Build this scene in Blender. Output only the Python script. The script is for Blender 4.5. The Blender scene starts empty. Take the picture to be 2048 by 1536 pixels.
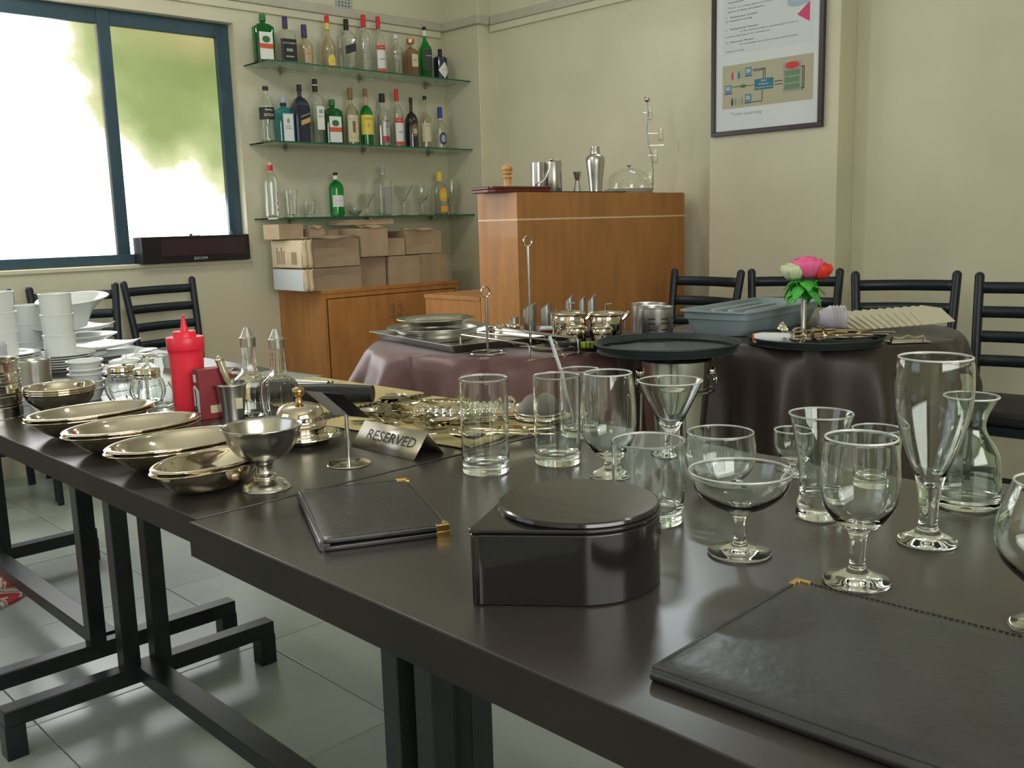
import bpy, math, random
from mathutils import Vector, Matrix
random.seed(7)
PI = math.pi
C = bpy.context.scene.collection
SC = bpy.context.scene

# ------------------------------------------------------------------ camera
cam = bpy.data.cameras.new('camera'); co = bpy.data.objects.new('camera', cam); C.objects.link(co)
cam.sensor_width = 36; cam.lens = 1927.0 / 2048 * 36; cam.clip_start = .02
pit, rol, yaw = .1658, -.0277, .768
fw = Vector((math.sin(yaw) * math.cos(pit), math.cos(yaw) * math.cos(pit), -math.sin(pit)))
rt = Vector((math.cos(yaw), -math.sin(yaw), 0)); up = rt.cross(fw)
r2 = rt * math.cos(rol) + up * math.sin(rol); u2 = -rt * math.sin(rol) + up * math.cos(rol)
co.matrix_world = Matrix(((r2.x, u2.x, -fw.x, 0), (r2.y, u2.y, -fw.y, 0), (r2.z, u2.z, -fw.z, 1.13), (0, 0, 0, 1)))
SC.camera = co
SC.view_settings.view_transform = 'Standard'; SC.view_settings.look = 'None'
SC.view_settings.gamma = 1; SC.view_settings.use_curve_mapping = False
SC.view_settings.exposure = 0.0
SC.cycles.max_bounces = 16; SC.cycles.transmission_bounces = 14; SC.cycles.glossy_bounces = 6; SC.cycles.diffuse_bounces = 4
SC.cycles.transparent_max_bounces = 12; SC.cycles.caustics_reflective = False
SC.cycles.sample_clamp_indirect = 6

# ------------------------------------------------------------------ world + lights
w = bpy.data.worlds.new('world'); SC.world = w; w.use_nodes = True
w.node_tree.nodes['Background'].inputs[0].default_value = (.75, .85, 1, 1)
w.node_tree.nodes['Background'].inputs[1].default_value = 1.0
def area(name, loc, rot, sx, sy, power, col):
    l = bpy.data.lights.new(name, 'AREA'); l.shape = 'RECTANGLE'; l.size = sx; l.size_y = sy; l.energy = power; l.color = col
    o = bpy.data.objects.new(name, l); o.location = loc; o.rotation_euler = rot; C.objects.link(o)
    return o
WIN_WHITE = 5.5
# unseen globe lamps added as fill, mainly for the window wall (fittings further down)
FILL_BULBS = ((1.4, 3.3, 25, (1, .95, .84)), (2.1, .55, 2.5, (1, .97, .90)))
for x_, y_, p_, c_ in FILL_BULBS:
    l_ = bpy.data.lights.new('globe_fill_light', 'POINT'); l_.energy = p_; l_.color = c_; l_.shadow_soft_size = .09
    o_ = bpy.data.objects.new('globe_fill_light', l_); o_.location = (x_, y_, 2.62); C.objects.link(o_)
# added fill light at an unseen window in the left wall
area('side_fill_light', (-1.42, 2.5, 1.65), (0, -PI / 2, 0), 1.2, 1.9, 6, (.86, .93, 1))
# light added behind the camera to brighten the window wall
area('back_fill_light', (.2, -1.42, 1.75), (PI / 2, 0, 0), 2.2, 1.2, 64, (1, .97, .88))
# tube lamp mounted on the right wall above the cornice
area('wall_tube_light', (4.19, 2.75, 2.62), (0, math.radians(68), 0),  .05, 1.16, 15, (.84, .94, 1))

# ------------------------------------------------------------------ materials
def nt(m): m.use_nodes = True; return m.node_tree, m.node_tree.nodes['Principled BSDF']
MATS = {}
def mat(name, col, rough=.5, metal=0, noise=0, nscale=8, bump=0, bscale=60, trans=0, ior=1.45, coat=0, spec=.5, stretch=None, sheen=0, alpha=1, rnoise=0):
    m = bpy.data.materials.new(name); t, b = nt(m); I = b.inputs
    I['Base Color'].default_value = (*col, 1); I['Roughness'].default_value = rough; I['Metallic'].default_value = metal
    I['Transmission Weight'].default_value = trans; I['IOR'].default_value = ior; I['Coat Weight'].default_value = coat
    I['Specular IOR Level'].default_value = spec; I['Alpha'].default_value = alpha; I['Sheen Weight'].default_value = sheen
    tc = t.nodes.new('ShaderNodeTexCoord'); mp = t.nodes.new('ShaderNodeMapping'); t.links.new(tc.outputs['Object'], mp.inputs[0])
    if stretch: mp.inputs['Scale'].default_value = stretch
    if noise or rnoise:
        n = t.nodes.new('ShaderNodeTexNoise'); n.inputs['Scale'].default_value = nscale; n.inputs['Detail'].default_value = 5
        t.links.new(mp.outputs[0], n.inputs[0])
    if noise:
        r = t.nodes.new('ShaderNodeValToRGB'); e = r.color_ramp.elements
        e[0].position = .3; e[1].position = .7
        e[0].color = (*[max(0, c * (1 - noise)) for c in col], 1); e[1].color = (*[min(1, c * (1 + noise)) for c in col], 1)
        t.links.new(n.outputs[0], r.inputs[0]); t.links.new(r.outputs[0], I['Base Color'])
    if rnoise:
        mr = t.nodes.new('ShaderNodeMapRange'); mr.inputs[3].default_value = rough - rnoise; mr.inputs[4].default_value = rough + rnoise
        t.links.new(n.outputs[0], mr.inputs[0]); t.links.new(mr.outputs[0], I['Roughness'])
    if bump:
        n2 = t.nodes.new('ShaderNodeTexNoise'); n2.inputs['Scale'].default_value = bscale; n2.inputs['Detail'].default_value = 3
        t.links.new(mp.outputs[0], n2.inputs[0])
        bp = t.nodes.new('ShaderNodeBump'); bp.inputs['Strength'].default_value = bump; bp.inputs['Distance'].default_value = .002
        t.links.new(n2.outputs[0], bp.inputs['Height']); t.links.new(bp.outputs[0], I['Normal'])
    MATS[name] = m; return m
M_wall = mat('cream_wall', (.650, .625, .475), .6, noise=.06, nscale=2.2, bump=.15, bscale=25)
M_ceil = mat('ceiling_paint', (.78, .77, .70), .7, noise=.03)
M_corn = mat('cornice_paint', (.50, .47, .38), .5, noise=.05)
M_tile = mat('grey_stone_tile', (.40, .455, .415), .24, noise=.12, nscale=2.5, spec=.7)
M_grout = mat('grout', (.16, .18, .16), .8)
M_lam = mat('dark_laminate', (.036, .031, .027), .28, spec=.95, noise=.25, nscale=2)
M_lamedge = mat('laminate_edge', (.017, .015, .012), .55, noise=.2, spec=.3)
M_blk = mat('black_powder_steel', (.012, .014, .017), .32, noise=.3, nscale=20)
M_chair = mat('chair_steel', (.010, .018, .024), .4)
M_seat = mat('black_vinyl', (.015, .017, .019), .45, bump=.1, bscale=200)
M_wood = mat('orange_laminate', (.45, .200, .060), .42, noise=.16, nscale=6, stretch=(3, 3, .5), coat=.1)
M_wooddark = mat('door_gap', (.06, .02, .01), .6)
M_wtrim = mat('cream_inlay', (.75, .62, .42), .4)
M_frame = mat('hazed_window_paint', (.038, .080, .112), .4, noise=.15)  # bluish tint puts the window's flare into the frame colour
M_steel = mat('stainless_steel', (.62, .60, .55), .16, 1, rnoise=.05, nscale=5)
M_mirror = mat('mirror_steel', (.64, .58, .46), .06, 1)
M_brush = mat('brushed_steel', (.55, .54, .50), .30, 1, rnoise=.05, nscale=4, stretch=(1, 1, 30))
M_chrome = mat('chrome_wire', (.42, .41, .38), .2, 1)
M_gold = mat('gold_metal', (.75, .48, .15), .28, 1)
M_brass = mat('brass_knob', (.42, .28, .12), .3, 1)
M_leather = mat('black_leather', (.018, .019, .020), .33, spec=.9, bump=.25, bscale=90, noise=.2, nscale=30, rnoise=.06)
M_stitch = mat('stitching', (.008, .008, .008), .8)
M_gloss = mat('gloss_black', (.010, .010, .010), .14, coat=.3, bump=.06, bscale=6)
M_white = mat('white_china', (.72, .75, .73), .18, coat=.4)
M_pink = mat('clear_plastic', (.85, .85, .92), .12, trans=.55, ior=1.3)
M_red = mat('red_plastic', (.82, .03, .06), .38)
M_redprint = mat('red_card', (.24, .025, .035), .45, noise=.1, nscale=30)
M_card = mat('cardboard', (.42, .31, .20), .8, noise=.12, nscale=9, bump=.4, bscale=14)
M_cardl = mat('cardboard_light', (.66, .54, .36), .8, noise=.1, nscale=9, bump=.4, bscale=14)
M_cardd = mat('cardboard_dark', (.33, .245, .165), .8, noise=.1, nscale=9, bump=.3, bscale=14)
M_paper = mat('white_paper', (.66, .71, .73), .6, noise=.03)
M_beige = mat('beige_paper', (.55, .50, .36), .7, noise=.04)
M_napk = mat('cream_card', (.60, .57, .42), .6)
M_sat_shade = mat('backlit_satin', (.034, .022, .018), .5, sheen=.1, noise=.12, nscale=6)  # darker copy of the satin, back-lit shade put into its colour
M_sat = mat('purple_satin', (.135, .066, .066), .40, sheen=.25, noise=.12, nscale=6)
M_bin = mat('blue_grey_plastic', (.25, .33, .355), .45, noise=.05)
M_tray = mat('black_rubber_tray', (.018, .028, .030), .5, noise=.1)
M_mat = mat('bamboo_mat', (.52, .43, .19), .65, noise=.2, nscale=40, stretch=(1, 12, 1))
M_redwood = mat('red_wood', (.12, .028, .018), .35, noise=.3, nscale=10, stretch=(8, 1, 1))
M_pine = mat('turned_pine', (.62, .36, .13), .35, noise=.15, nscale=12, stretch=(1, 1, .3))
M_pvc = mat('grey_pvc', (.42, .45, .42), .5)
M_blackp = mat('black_plastic', (.012, .012, .014), .35)
M_maroon = mat('maroon_panel', (.035, .018, .028), .4)
M_satsteel = mat('satin_sign_steel', (.50, .46, .38), .35, 1)
M_plate = mat('satin_plate', (.58, .56, .52), .35, .5)
M_mesh = mat('mesh_grey', (.20, .19, .18), .5, .6, bump=.8, bscale=900)
M_rug = mat('floor_rug', (.5, .35, .3), .9)
t_, b_ = nt(M_rug)
v_ = t_.nodes.new('ShaderNodeTexWave'); v_.inputs['Scale'].default_value = 5; v_.inputs['Distortion'].default_value = 9; v_.inputs['Detail'].default_value = 3
tc_ = t_.nodes.new('ShaderNodeTexCoord'); t_.links.new(tc_.outputs['Object'], v_.inputs[0])
r_ = t_.nodes.new('ShaderNodeValToRGB'); r_.color_ramp.interpolation = 'CONSTANT'
for p_, c_ in ((0, (.42, .04, .04, 1)), (.3, (.62, .55, .48, 1)), (.5, (.5, .12, .13, 1)), (.68, (.1, .22, .08, 1)), (.8, (.6, .5, .45, 1))):
    e_ = r_.color_ramp.elements.new(p_) if p_ else r_.color_ramp.elements[0]; e_.color = c_
r_.color_ramp.elements[-1].color = (.45, .05, .06, 1)
t_.links.new(v_.outputs[0], r_.inputs[0]); t_.links.new(r_.outputs[0], b_.inputs['Base Color'])
def glass(name, col=(1, 1, 1), rough=0, ior=1.45): return mat(name, col, rough, trans=1, ior=ior)
G_clear = glass('clear_glass', (.97, .99, .97)); G_table = glass('table_glass', (.95, .985, .955), ior=1.48)
G_green = glass('green_glass', (.10, .66, .24)); G_dgreen = glass('dark_green_glass', (.07, .50, .20))
G_aqua = glass('aqua_glass', (.22, .82, .92)); G_shelf = glass('shelf_glass', (.62, .90, .78), ior=1.5)
G_edge = mat('shelf_edge', (.012, .11, .07), .2)
G_smoke = glass('warm_glass', (.93, .88, .78)); G_pinkg = glass('rose_glass', (.85, .62, .52))
M_navy = mat('navy_glass', (.010, .016, .04), .08, coat=.6); M_blackg = mat('black_glass', (.010, .009, .010), .08, coat=.6)
col = {}
for n_, c_ in dict(black=(.012, .012, .012), white=(.75, .77, .76), red=(.60, .03, .03), orange=(.62, .10, .05), yellow=(.75, .62, .10), gold=(.60, .36, .12), blue=(.03, .06, .30),
                   purple=(.06, .035, .12), green=(.03, .16, .05), teal=(.02, .16, .24), grey=(.32, .34, .34), brown=(.22, .12, .06), cream=(.62, .58, .40), pink=(.58, .05, .16),
                   paleblue=(.33, .48, .55), sage=(.22, .30, .22), label=(.48, .36, .22), ink=(.03, .035, .04), ygreen=(.30, .38, .05), amber=(.80, .42, .04)).items():
    col[n_] = mat('print_' + n_, c_, .5)
M_copper = mat('copper_cap', (.55, .30, .18), .3, 1)

# ------------------------------------------------------------------ mesh helpers
class G:
    def __init__(s): s.v = []; s.f = []
    def add(s, vs, fs, M=None):
        k = len(s.v); s.v += [tuple(M @ Vector(p)) if M else tuple(p) for p in vs]; s.f += [tuple(i + k for i in f) for f in fs]; return s
    def box(s, x0, x1, y0, y1, z0, z1, M=None):
        return s.add([(x0, y0, z0), (x1, y0, z0), (x1, y1, z0), (x0, y1, z0), (x0, y0, z1), (x1, y0, z1), (x1, y1, z1), (x0, y1, z1)],
                     [(0, 3, 2, 1), (4, 5, 6, 7), (0, 1, 5, 4), (1, 2, 6, 5), (2, 3, 7, 6), (3, 0, 4, 7)], M)
    def prism(s, poly, z0, z1, M=None):
        n = len(poly); vs = [(x, y, z0) for x, y in poly] + [(x, y, z1) for x, y in poly]
        return s.add(vs, [tuple(reversed(range(n))), tuple(range(n, 2 * n))] + [(i, (i + 1) % n, n + (i + 1) % n, n + i) for i in range(n)], M)
    def lathe(s, prof, seg=32, sx=1, sy=1, M=None, rib=0, nrib=0, wave=None):
        vs = []; rings = []
        for p in prof:
            r, z = p[0], p[1]; q = p[2] if len(p) > 2 else 0
            if r < 1e-6: rings.append([len(vs)] * seg); vs.append((0, 0, z)); continue
            ring = []
            for i in range(seg):
                a = 2 * PI * i / seg; x, y = sec(r, a, q, sx, sy)
                if rib: k_ = 1 + rib * math.cos(nrib * a + (wave or 0) * z); x *= k_; y *= k_
                ring.append(len(vs)); vs.append((x, y, z))
            rings.append(ring)
        fs = []
        for a, b in zip(rings, rings[1:]):
            for i in range(seg):
                j = (i + 1) % seg; f = [a[i], a[j], b[j], b[i]]
                g = []
                for t in f:
                    if t not in g: g.append(t)
                if len(g) > 2: fs.append(tuple(g))
        return s.add(vs, fs, M)
    def tube(s, pts, r, seg=8, closed=False, M=None, flat=1):
        P = [Vector(p) for p in pts]; n = len(P); R = r if isinstance(r, (list, tuple)) else [r] * n
        vs = []; fs = []; nrm = None
        for i in range(n):
            a = P[i - 1] if (i or closed) else P[0]; b = P[(i + 1) % n] if (i < n - 1 or closed) else P[-1]
            t = (b - a).normalized()
            if nrm is None:
                nrm = Vector((0, 0, 1)) if abs(t.z) < .9 else Vector((1, 0, 0))
            nrm = (nrm - t * nrm.dot(t)).normalized(); bn = t.cross(nrm)
            for k in range(seg):
                an = 2 * PI * k / seg; vs.append(P[i] + (nrm * math.cos(an) * flat + bn * math.sin(an)) * R[i])
        for i in range(n if closed else n - 1):
            for k in range(seg):
                j = (i + 1) % n; fs.append((i * seg + k, i * seg + (k + 1) % seg, j * seg + (k + 1) % seg, j * seg + k))
        if not closed: fs += [tuple(reversed(range(seg))), tuple(range((n - 1) * seg, n * seg))]
        return s.add(vs, fs, M)
    def ball(s, c, r, seg=14, sz=1, M=None):
        pr = [(r * math.sin(PI * i / 8) if 0 < i < 8 else 0, -r * sz * math.cos(PI * i / 8)) for i in range(9)]
        T = Matrix.Translation(c); return s.lathe(pr, seg, M=(M @ T) if M else T)
    def grid(s, fn, nu, nv, M=None, thick=None):
        vs = [fn(i / nu, j / nv) for j in range(nv + 1) for i in range(nu + 1)]
        fs = [(j * (nu + 1) + i, j * (nu + 1) + i + 1, (j + 1) * (nu + 1) + i + 1, (j + 1) * (nu + 1) + i) for j in range(nv) for i in range(nu)]
        return s.add(vs, fs, M)
def sec(r, a, q=0, sx=1, sy=1):
    c, s = math.cos(a), math.sin(a)
    if q > 0:
        n = 2 + 7 * q; k = (abs(c) ** n + abs(s) ** n) ** (-1 / n); c *= k; s *= k
        sy = 1 + (sy - 1) * q if sy != 1 else 1
    return r * c * sx, r * s * sy
def sm(pts, n=5):
    """Catmull-Rom through profile points"""
    P = [pts[0]] + list(pts) + [pts[-1]]; out = []
    for i in range(1, len(P) - 2):
        for k in range(n):
            t = k / n; a, b, c, d = P[i - 1], P[i], P[i + 1], P[i + 2]
            out.append(tuple(.5 * (2 * b[j] + (c[j] - a[j]) * t + (2 * a[j] - 5 * b[j] + 4 * c[j] - d[j]) * t * t + (3 * b[j] - a[j] - 3 * c[j] + d[j]) * t ** 3) for j in range(len(b))))
    out.append(tuple(pts[-1])); return [(max(0, o[0]),) + o[1:] for o in out]
def T(x=0, y=0, z=0, rx=0, ry=0, rz=0, s=1):
    return Matrix.Translation((x, y, z)) @ Matrix.Rotation(rz, 4, 'Z') @ Matrix.Rotation(ry, 4, 'Y') @ Matrix.Rotation(rx, 4, 'X') @ Matrix.Scale(s, 4)
def obj(name, g, m, parent=None, loc=(0, 0, 0), rz=0, rot=None, bevel=0, smooth=35, solid=0, sub=0, label=None):
    me = bpy.data.meshes.new(name); me.from_pydata(g.v, [], g.f); me.materials.append(m)
    if smooth:
        for p in me.polygons: p.use_smooth = True
        me.set_sharp_from_angle(angle=math.radians(smooth))
    o = bpy.data.objects.new(name, me); C.objects.link(o); o.location = loc; o.rotation_euler = rot or (0, 0, rz)
    if parent: o.parent = parent
    if solid: d = o.modifiers.new('s', 'SOLIDIFY'); d.thickness = solid; d.offset = 0
    if bevel: d = o.modifiers.new('b', 'BEVEL'); d.width = bevel; d.segments = 2; d.limit_method = 'ANGLE'
    if sub: d = o.modifiers.new('u', 'SUBSURF'); d.levels = d.render_levels = sub
    if label: o['label'] = label
    return o
def tag(o, label, cat, group=None):
    o['label'] = label; o['category'] = cat
    if group: o['group'] = group
    return o
def thing(name, label, cat, loc=(0, 0, 0), rz=0, group=None, rot=None):
    o = bpy.data.objects.new(name, None); C.objects.link(o); o.location = loc; o.rotation_euler = rot or (0, 0, rz); o.empty_display_size = .05
    return tag(o, label, cat, group)
def struct(name, g, m, parent=None, **k):
    o = obj(name, g, m, parent, **k); o['kind'] = 'structure'; return o
def dup(o, loc=None, rz=None, label=None, parent=None):
    c = o.copy(); C.objects.link(c)
    if parent: c.parent = parent
    if loc is not None: c.location = loc
    if rz is not None: c.rotation_euler = (0, 0, rz)
    if label: c['label'] = label
    for ch in o.children: dup(ch, parent=c)
    return c

# ------------------------------------------------------------------ lettering
TXT = {}
def want(*strings):
    tmp = []
    for s in strings:
        cu = bpy.data.curves.new('t', 'FONT'); cu.body = s; cu.size = 1; cu.align_x = 'CENTER'; cu.align_y = 'CENTER'; cu.resolution_u = 2
        o = bpy.data.objects.new('t', cu); C.objects.link(o); tmp.append((s, o))
    bpy.context.view_layer.update(); dg = bpy.context.evaluated_depsgraph_get()
    for s, o in tmp:
        me = bpy.data.meshes.new_from_object(o.evaluated_get(dg)); TXT[s] = ([tuple(v.co) for v in me.vertices], [tuple(p.vertices) for p in me.polygons])
        bpy.data.meshes.remove(me)
    for s, o in tmp: cu = o.data; bpy.data.objects.remove(o); bpy.data.curves.remove(cu)
POSTER = ['and maintained in a table', 'database is mainly stored in a', 'maintained.', '- There are many types of models in RDBMS :', '- Some of them are known :', 'i-  Relational model', 'ii- Network model',
          'i-  Relational Model :', 'In This Model all data is represented in terms of', 'tuples, grouped in relations.', 'ii- Network Model :', 'It is the flexible way of representing object and their', 'relationship.']
want('RESERVED', 'ZICOM', 'SODA', 'kinley', 'JACK DANIELS', 'ABSOLUT', 'SMIRNOFF', 'JAMESON', 'BOMBAY', 'SAPPHIRE', 'KETEL ONE', 'BAILEYS', 'HENDRICKS', 'Chivas', 'GORDONS', 'KAHLUA', 'MALIBU', 'Captain Morgan',
     'Glenfiddich', 'Tanqueray', 'DBMS', 'Database', 'Management System', 'Database', 'Team Learning', 'Vodka', *POSTER)
def text(g, s, sx, sy, fn, center=(0, 0), left=False):
    vs, fs = TXT[s]; w0 = min(v[0] for v in vs); ww = max(v[0] for v in vs) - w0; h = max(v[1] for v in vs) - min(v[1] for v in vs) or 1
    k = sx / ww
    out = [fn(center[0] + (v[0] - w0 - (0 if left else ww / 2)) * k, center[1] + v[1] * (sy / h if sy else k)) for v in vs]
    return g.add(out, fs)

# ------------------------------------------------------------------ room shell
W, V = 4.85, 4.16; V2 = 4.26; CE = 2.9
# floor: every stone tile is a piece
fl = struct('floor', G().box(-1.6, 4.4, -1.6, 5.0, -.06, -.004), M_grout)
tg = G().box(0, .5935, 0, .5935, -.02, 0); tile0 = None
for i in range(-3, 8):
    for j in range(-3, 9):
        if tile0 is None:
            tile0 = obj('tile', tg, M_tile, fl, bevel=.0015); o = tile0
        else:
            o = tile0.copy(); C.objects.link(o); o.parent = fl
        o.location = (i * .596 + .05, j * .596 + .02 - .1, random.uniform(-.0006, .0006))
struct('ceiling', G().box(-1.6, 4.4, -1.6, 5.0, CE, CE + .1), M_ceil)
WX0, WX1, WZ0, WZ1 = .35, 2.70, .975, 2.215
g = G(); g.box(-1.6, WX0, W, W + .12, 0, CE); g.box(WX1, V, W, W + .12, 0, CE); g.box(WX0, WX1, W, W + .12, 0, WZ0); g.box(WX0, WX1, W, W + .12, WZ1, CE)
struct('wall_window', g, M_wall, smooth=0)
struct('wall_right', G().box(V2, V2 + .12, -1.6, W - .33, 0, CE), M_wall)
struct('wall_corner_pier', G().box(V, V2 + .12, W - .33, W + .12, 0, CE), M_wall, bevel=.004)
struct('wall_picture_pier', G().box(V2 - .15, V2, 2.132, 2.808, 0, CE), M_wall, bevel=.004)
g = G(); g.box(-1.6, -1.5, -1.6, 1.5, 0, CE); g.box(-1.6, -1.5, 3.5, 5, 0, CE); g.box(-1.6, -1.5, 1.5, 3.5, 0, .9); g.box(-1.6, -1.5, 1.5, 3.5, 2.4, CE)
struct('wall_left', g, M_wall)
g = G(); g.box(-1.6, -.9, -1.6, -1.5, 0, CE); g.box(1.3, 4.4, -1.6, -1.5, 0, CE); g.box(-.9, 1.3, -1.6, -1.5, 0, 1.15); g.box(-.9, 1.3, -1.6, -1.5, 2.35, CE)
struct('wall_behind', g, M_wall)
# cornice ledge running round the walls
def cornice(x0, x1, y0, y1, name):
    g = G(); g.box(x0, x1, y0, y1, 2.325, 2.375)
    struct(name, g, M_corn, bevel=.004)
cornice(-1.5, V - .03, W - .03, W, 'trim_1'); cornice(V - .03, V, W - .36, W, 'trim_2'); cornice(V, V2 - .03, W - .36, W - .33, 'trim_3'); cornice(V2 - .03, V2, 2.81, W - .36, 'trim_4')
struct('trim_5', G().box(-1.5, V - .03, W - .018, W, 2.285, 2.325), M_wall, bevel=.003)
struct('trim_6', G().box(V2 - .02, V2, 3.2, W - .345, 2.285, 2.325), M_wall, bevel=.003)
# window
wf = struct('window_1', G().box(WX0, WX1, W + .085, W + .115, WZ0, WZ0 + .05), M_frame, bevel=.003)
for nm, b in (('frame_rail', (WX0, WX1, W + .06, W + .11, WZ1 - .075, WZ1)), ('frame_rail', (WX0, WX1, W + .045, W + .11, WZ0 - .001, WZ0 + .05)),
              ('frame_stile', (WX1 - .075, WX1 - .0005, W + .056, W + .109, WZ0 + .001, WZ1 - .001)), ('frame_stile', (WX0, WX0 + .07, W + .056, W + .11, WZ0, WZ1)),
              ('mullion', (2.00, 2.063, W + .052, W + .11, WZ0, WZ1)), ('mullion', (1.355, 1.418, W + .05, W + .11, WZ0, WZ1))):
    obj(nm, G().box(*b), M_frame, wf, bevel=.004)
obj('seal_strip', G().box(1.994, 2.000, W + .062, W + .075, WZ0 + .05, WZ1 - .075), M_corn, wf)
# frosted panes; daylight and blurred foliage are painted into their glow
mp_ = bpy.data.materials.new('frosted_daylight_glass'); t, b = nt(mp_)
N = t.nodes.new; L = t.links.new
tc = N('ShaderNodeTexCoord'); sx_ = N('ShaderNodeSeparateXYZ'); L(tc.outputs['Object'], sx_.inputs[0])
nz = N('ShaderNodeTexNoise'); nz.inputs['Scale'].default_value = 2.6; nz.inputs['Detail'].default_value = 4; L(tc.outputs['Object'], nz.inputs[0])
nz2 = N('ShaderNodeTexNoise'); nz2.inputs['Scale'].default_value = 1.6; nz2.inputs['Detail'].default_value = 3; L(tc.outputs['Object'], nz2.inputs[0])
def MA(op, a, b_=None, c_=None):
    n = N('ShaderNodeMath'); n.operation = op
    for i, x in enumerate((a, b_, c_)):
        if x is None: continue
        if isinstance(x, (int, float)): n.inputs[i].default_value = x
        else: L(x, n.inputs[i])
    return n.outputs[0]
X, Z = sx_.outputs[0], sx_.outputs[2]
dx = MA('MULTIPLY', MA('SUBTRACT', X, 2.48), 1.55); dz = MA('MULTIPLY', MA('SUBTRACT', Z, 2.05), 1.35)
d = MA('SQRT', MA('ADD', MA('MULTIPLY', dx, dx), MA('MULTIPLY', dz, dz)))
d = MA('ADD', d, MA('MULTIPLY', MA('SUBTRACT', nz.outputs[0], .5), 1.0))
rm = N('ShaderNodeValToRGB'); e = rm.color_ramp.elements
e[0].position = .22; e[0].color = (.25, .32, .09, 1); e[1].position = .98; e[1].color = (WIN_WHITE,) * 3 + (1,)
for p_, c_ in ((.46, (.31, .40, .13)), (.62, (.48, .56, .24)), (.76, (.80, .82, .46)), (.85, (1.5, 1.5, 1.4))):
    q = e.new(p_); q.color = (*c_, 1)
d = MA('MULTIPLY', d, .92)
L(d, rm.inputs[0])
mx = N('ShaderNodeMixRGB'); mx.blend_type = 'MIX'; mx.inputs[2].default_value = (.62, .50, .22, 1); L(rm.outputs[0], mx.inputs[1])
tz = MA('MULTIPLY', MA('GREATER_THAN', rm.outputs[0], -1), MA('SUBTRACT', Z, 1.98)); tz = MA('MULTIPLY', tz, 5.0)
near = MA('LESS_THAN', d, .75); fac = N('ShaderNodeClamp'); L(MA('MULTIPLY', tz, MA('SUBTRACT', 1.0, MA('MINIMUM', MA('MULTIPLY', d, 1.35), 1.0))), fac.inputs[0]); L(fac.outputs[0], mx.inputs[0])
b.inputs['Base Color'].default_value = (.05, .055, .055, 1); b.inputs['Roughness'].default_value = .4
L(mx.outputs[0], b.inputs['Emission Color']); b.inputs['Emission Strength'].default_value = 1
for a0, a1 in ((WX0 + .07, 1.355), (1.418, 2.00), (2.063, WX1 - .075)):
    obj('pane', G().box(a0, a1, W + .082, W + .088, WZ0 + .03, WZ1 - .07), mp_, wf, smooth=0)
struct('trim_7', G().box(WX0, WX1 + .01, W - .012, W + .05, WZ0 - .022, WZ0 - .002), M_wall, bevel=.003)
# unseen side and back windows, frames added around the fill lights
sf = struct('fill_window_side', G().box(-1.58, -1.53, 1.5, 3.5, .9, .95), M_frame)
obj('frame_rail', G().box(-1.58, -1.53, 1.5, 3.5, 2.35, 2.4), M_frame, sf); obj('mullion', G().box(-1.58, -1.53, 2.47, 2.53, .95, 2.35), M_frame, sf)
sf = struct('fill_window_back', G().box(-.9, 1.3, -1.58, -1.53, 1.15, 1.20), M_frame)
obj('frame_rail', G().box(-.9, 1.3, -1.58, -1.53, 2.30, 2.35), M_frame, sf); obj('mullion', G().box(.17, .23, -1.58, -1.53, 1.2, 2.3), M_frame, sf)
# fittings for the added globe fill lamps: rod and open collar
for (x, y, p_, c_), wh in zip(FILL_BULBS, ('in front of the window', 'above the foreground table')):
    t = thing('globe_fill_lamp', 'added round globe fill lamp hanging ' + wh, 'lamp', (x, y, CE))
    obj('canopy', G().lathe([(0, -.03), (.05, -.03), (.06, 0), (0, 0)], 24), M_white, t); obj('rod', G().tube([(0, 0, -.03), (0, 0, -.16)], .006, 8), M_white, t)
    obj('collar', G().lathe([(0, -.16), (.03, -.165), (.035, -.185), (0, -.18)], 24), M_white, t)

t = thing('tube_lamp', 'fluorescent tube lamp mounted high on the right wall above the cornice', 'lamp', (V2, 2.75, 2.63))
obj('batten', G().box(-.04, 0, -.62, .62, -.02, .03), M_white, t, bevel=.003); obj('tube', G().tube([(-.053, -.58, -.005), (-.053, .58, -.005)], .012, 12), M_white, t)

# ------------------------------------------------------------------ long dark tables
def long_table(label, x0, y0, y1, thick, fy, first=None):
    wd = .80; t = thing('long_table', label, 'table', (x0, y0, 0), 0, 'dark laminate tables joined end to end'); L_ = y1 - y0
    obj('tabletop', G().box(.002, wd - .002, .001, L_ - .001, .75 - thick, .75), M_lam, t, bevel=.001)
    for a_, b_ in ((-.0005, .0019), (wd - .0019, wd + .0005)): obj('edge_band', G().box(a_, b_, 0, L_, .75 - thick - .0005, .7497), M_lamedge, t, bevel=.0006)
    for yy in fy:
        y = yy - y0; xm = .318; xp = .312
        obj('foot_bar', G().box(xm - .33, xm + .33, y - .022, y + .022, .075, .115), M_blk, t, bevel=.002)
        for s in (-1, 1):
            obj('foot', G().box(xm + s * .31 - .022, xm + s * .31 + .022, y - .022, y + .022, .0, .08), M_blk, t, bevel=.002)
            obj('post', G().box(xp + s * .038 - .020, xp + s * .038 + .020, y - .020, y + .020, .11, .75 - thick), M_blk, t, bevel=.002)
        obj('top_bar', G().box(xm - .18, xm + .26, y - .02, y + .02, .75 - thick - .025, .75 - thick - .001), M_blk, t)
    obj('stretcher', G().box(.308 - .028, .308 + .028, fy[0] - y0 + .02, fy[1] - y0 - .02, .085, .12), M_blk, t, bevel=.002)
    return t
long_table('dark laminate table in the foreground with the glasses and menu covers on it', .545, .06, 1.19, .047, (.22, 1.03))
long_table('middle dark laminate table carrying the oval platters and the reserved sign', .556, 1.1945, 2.315, .036, (1.125, 2.195))
long_table('far left dark laminate table loaded with white crockery', .556, 2.319, 3.56, .040, (2.40, 3.38))

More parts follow.
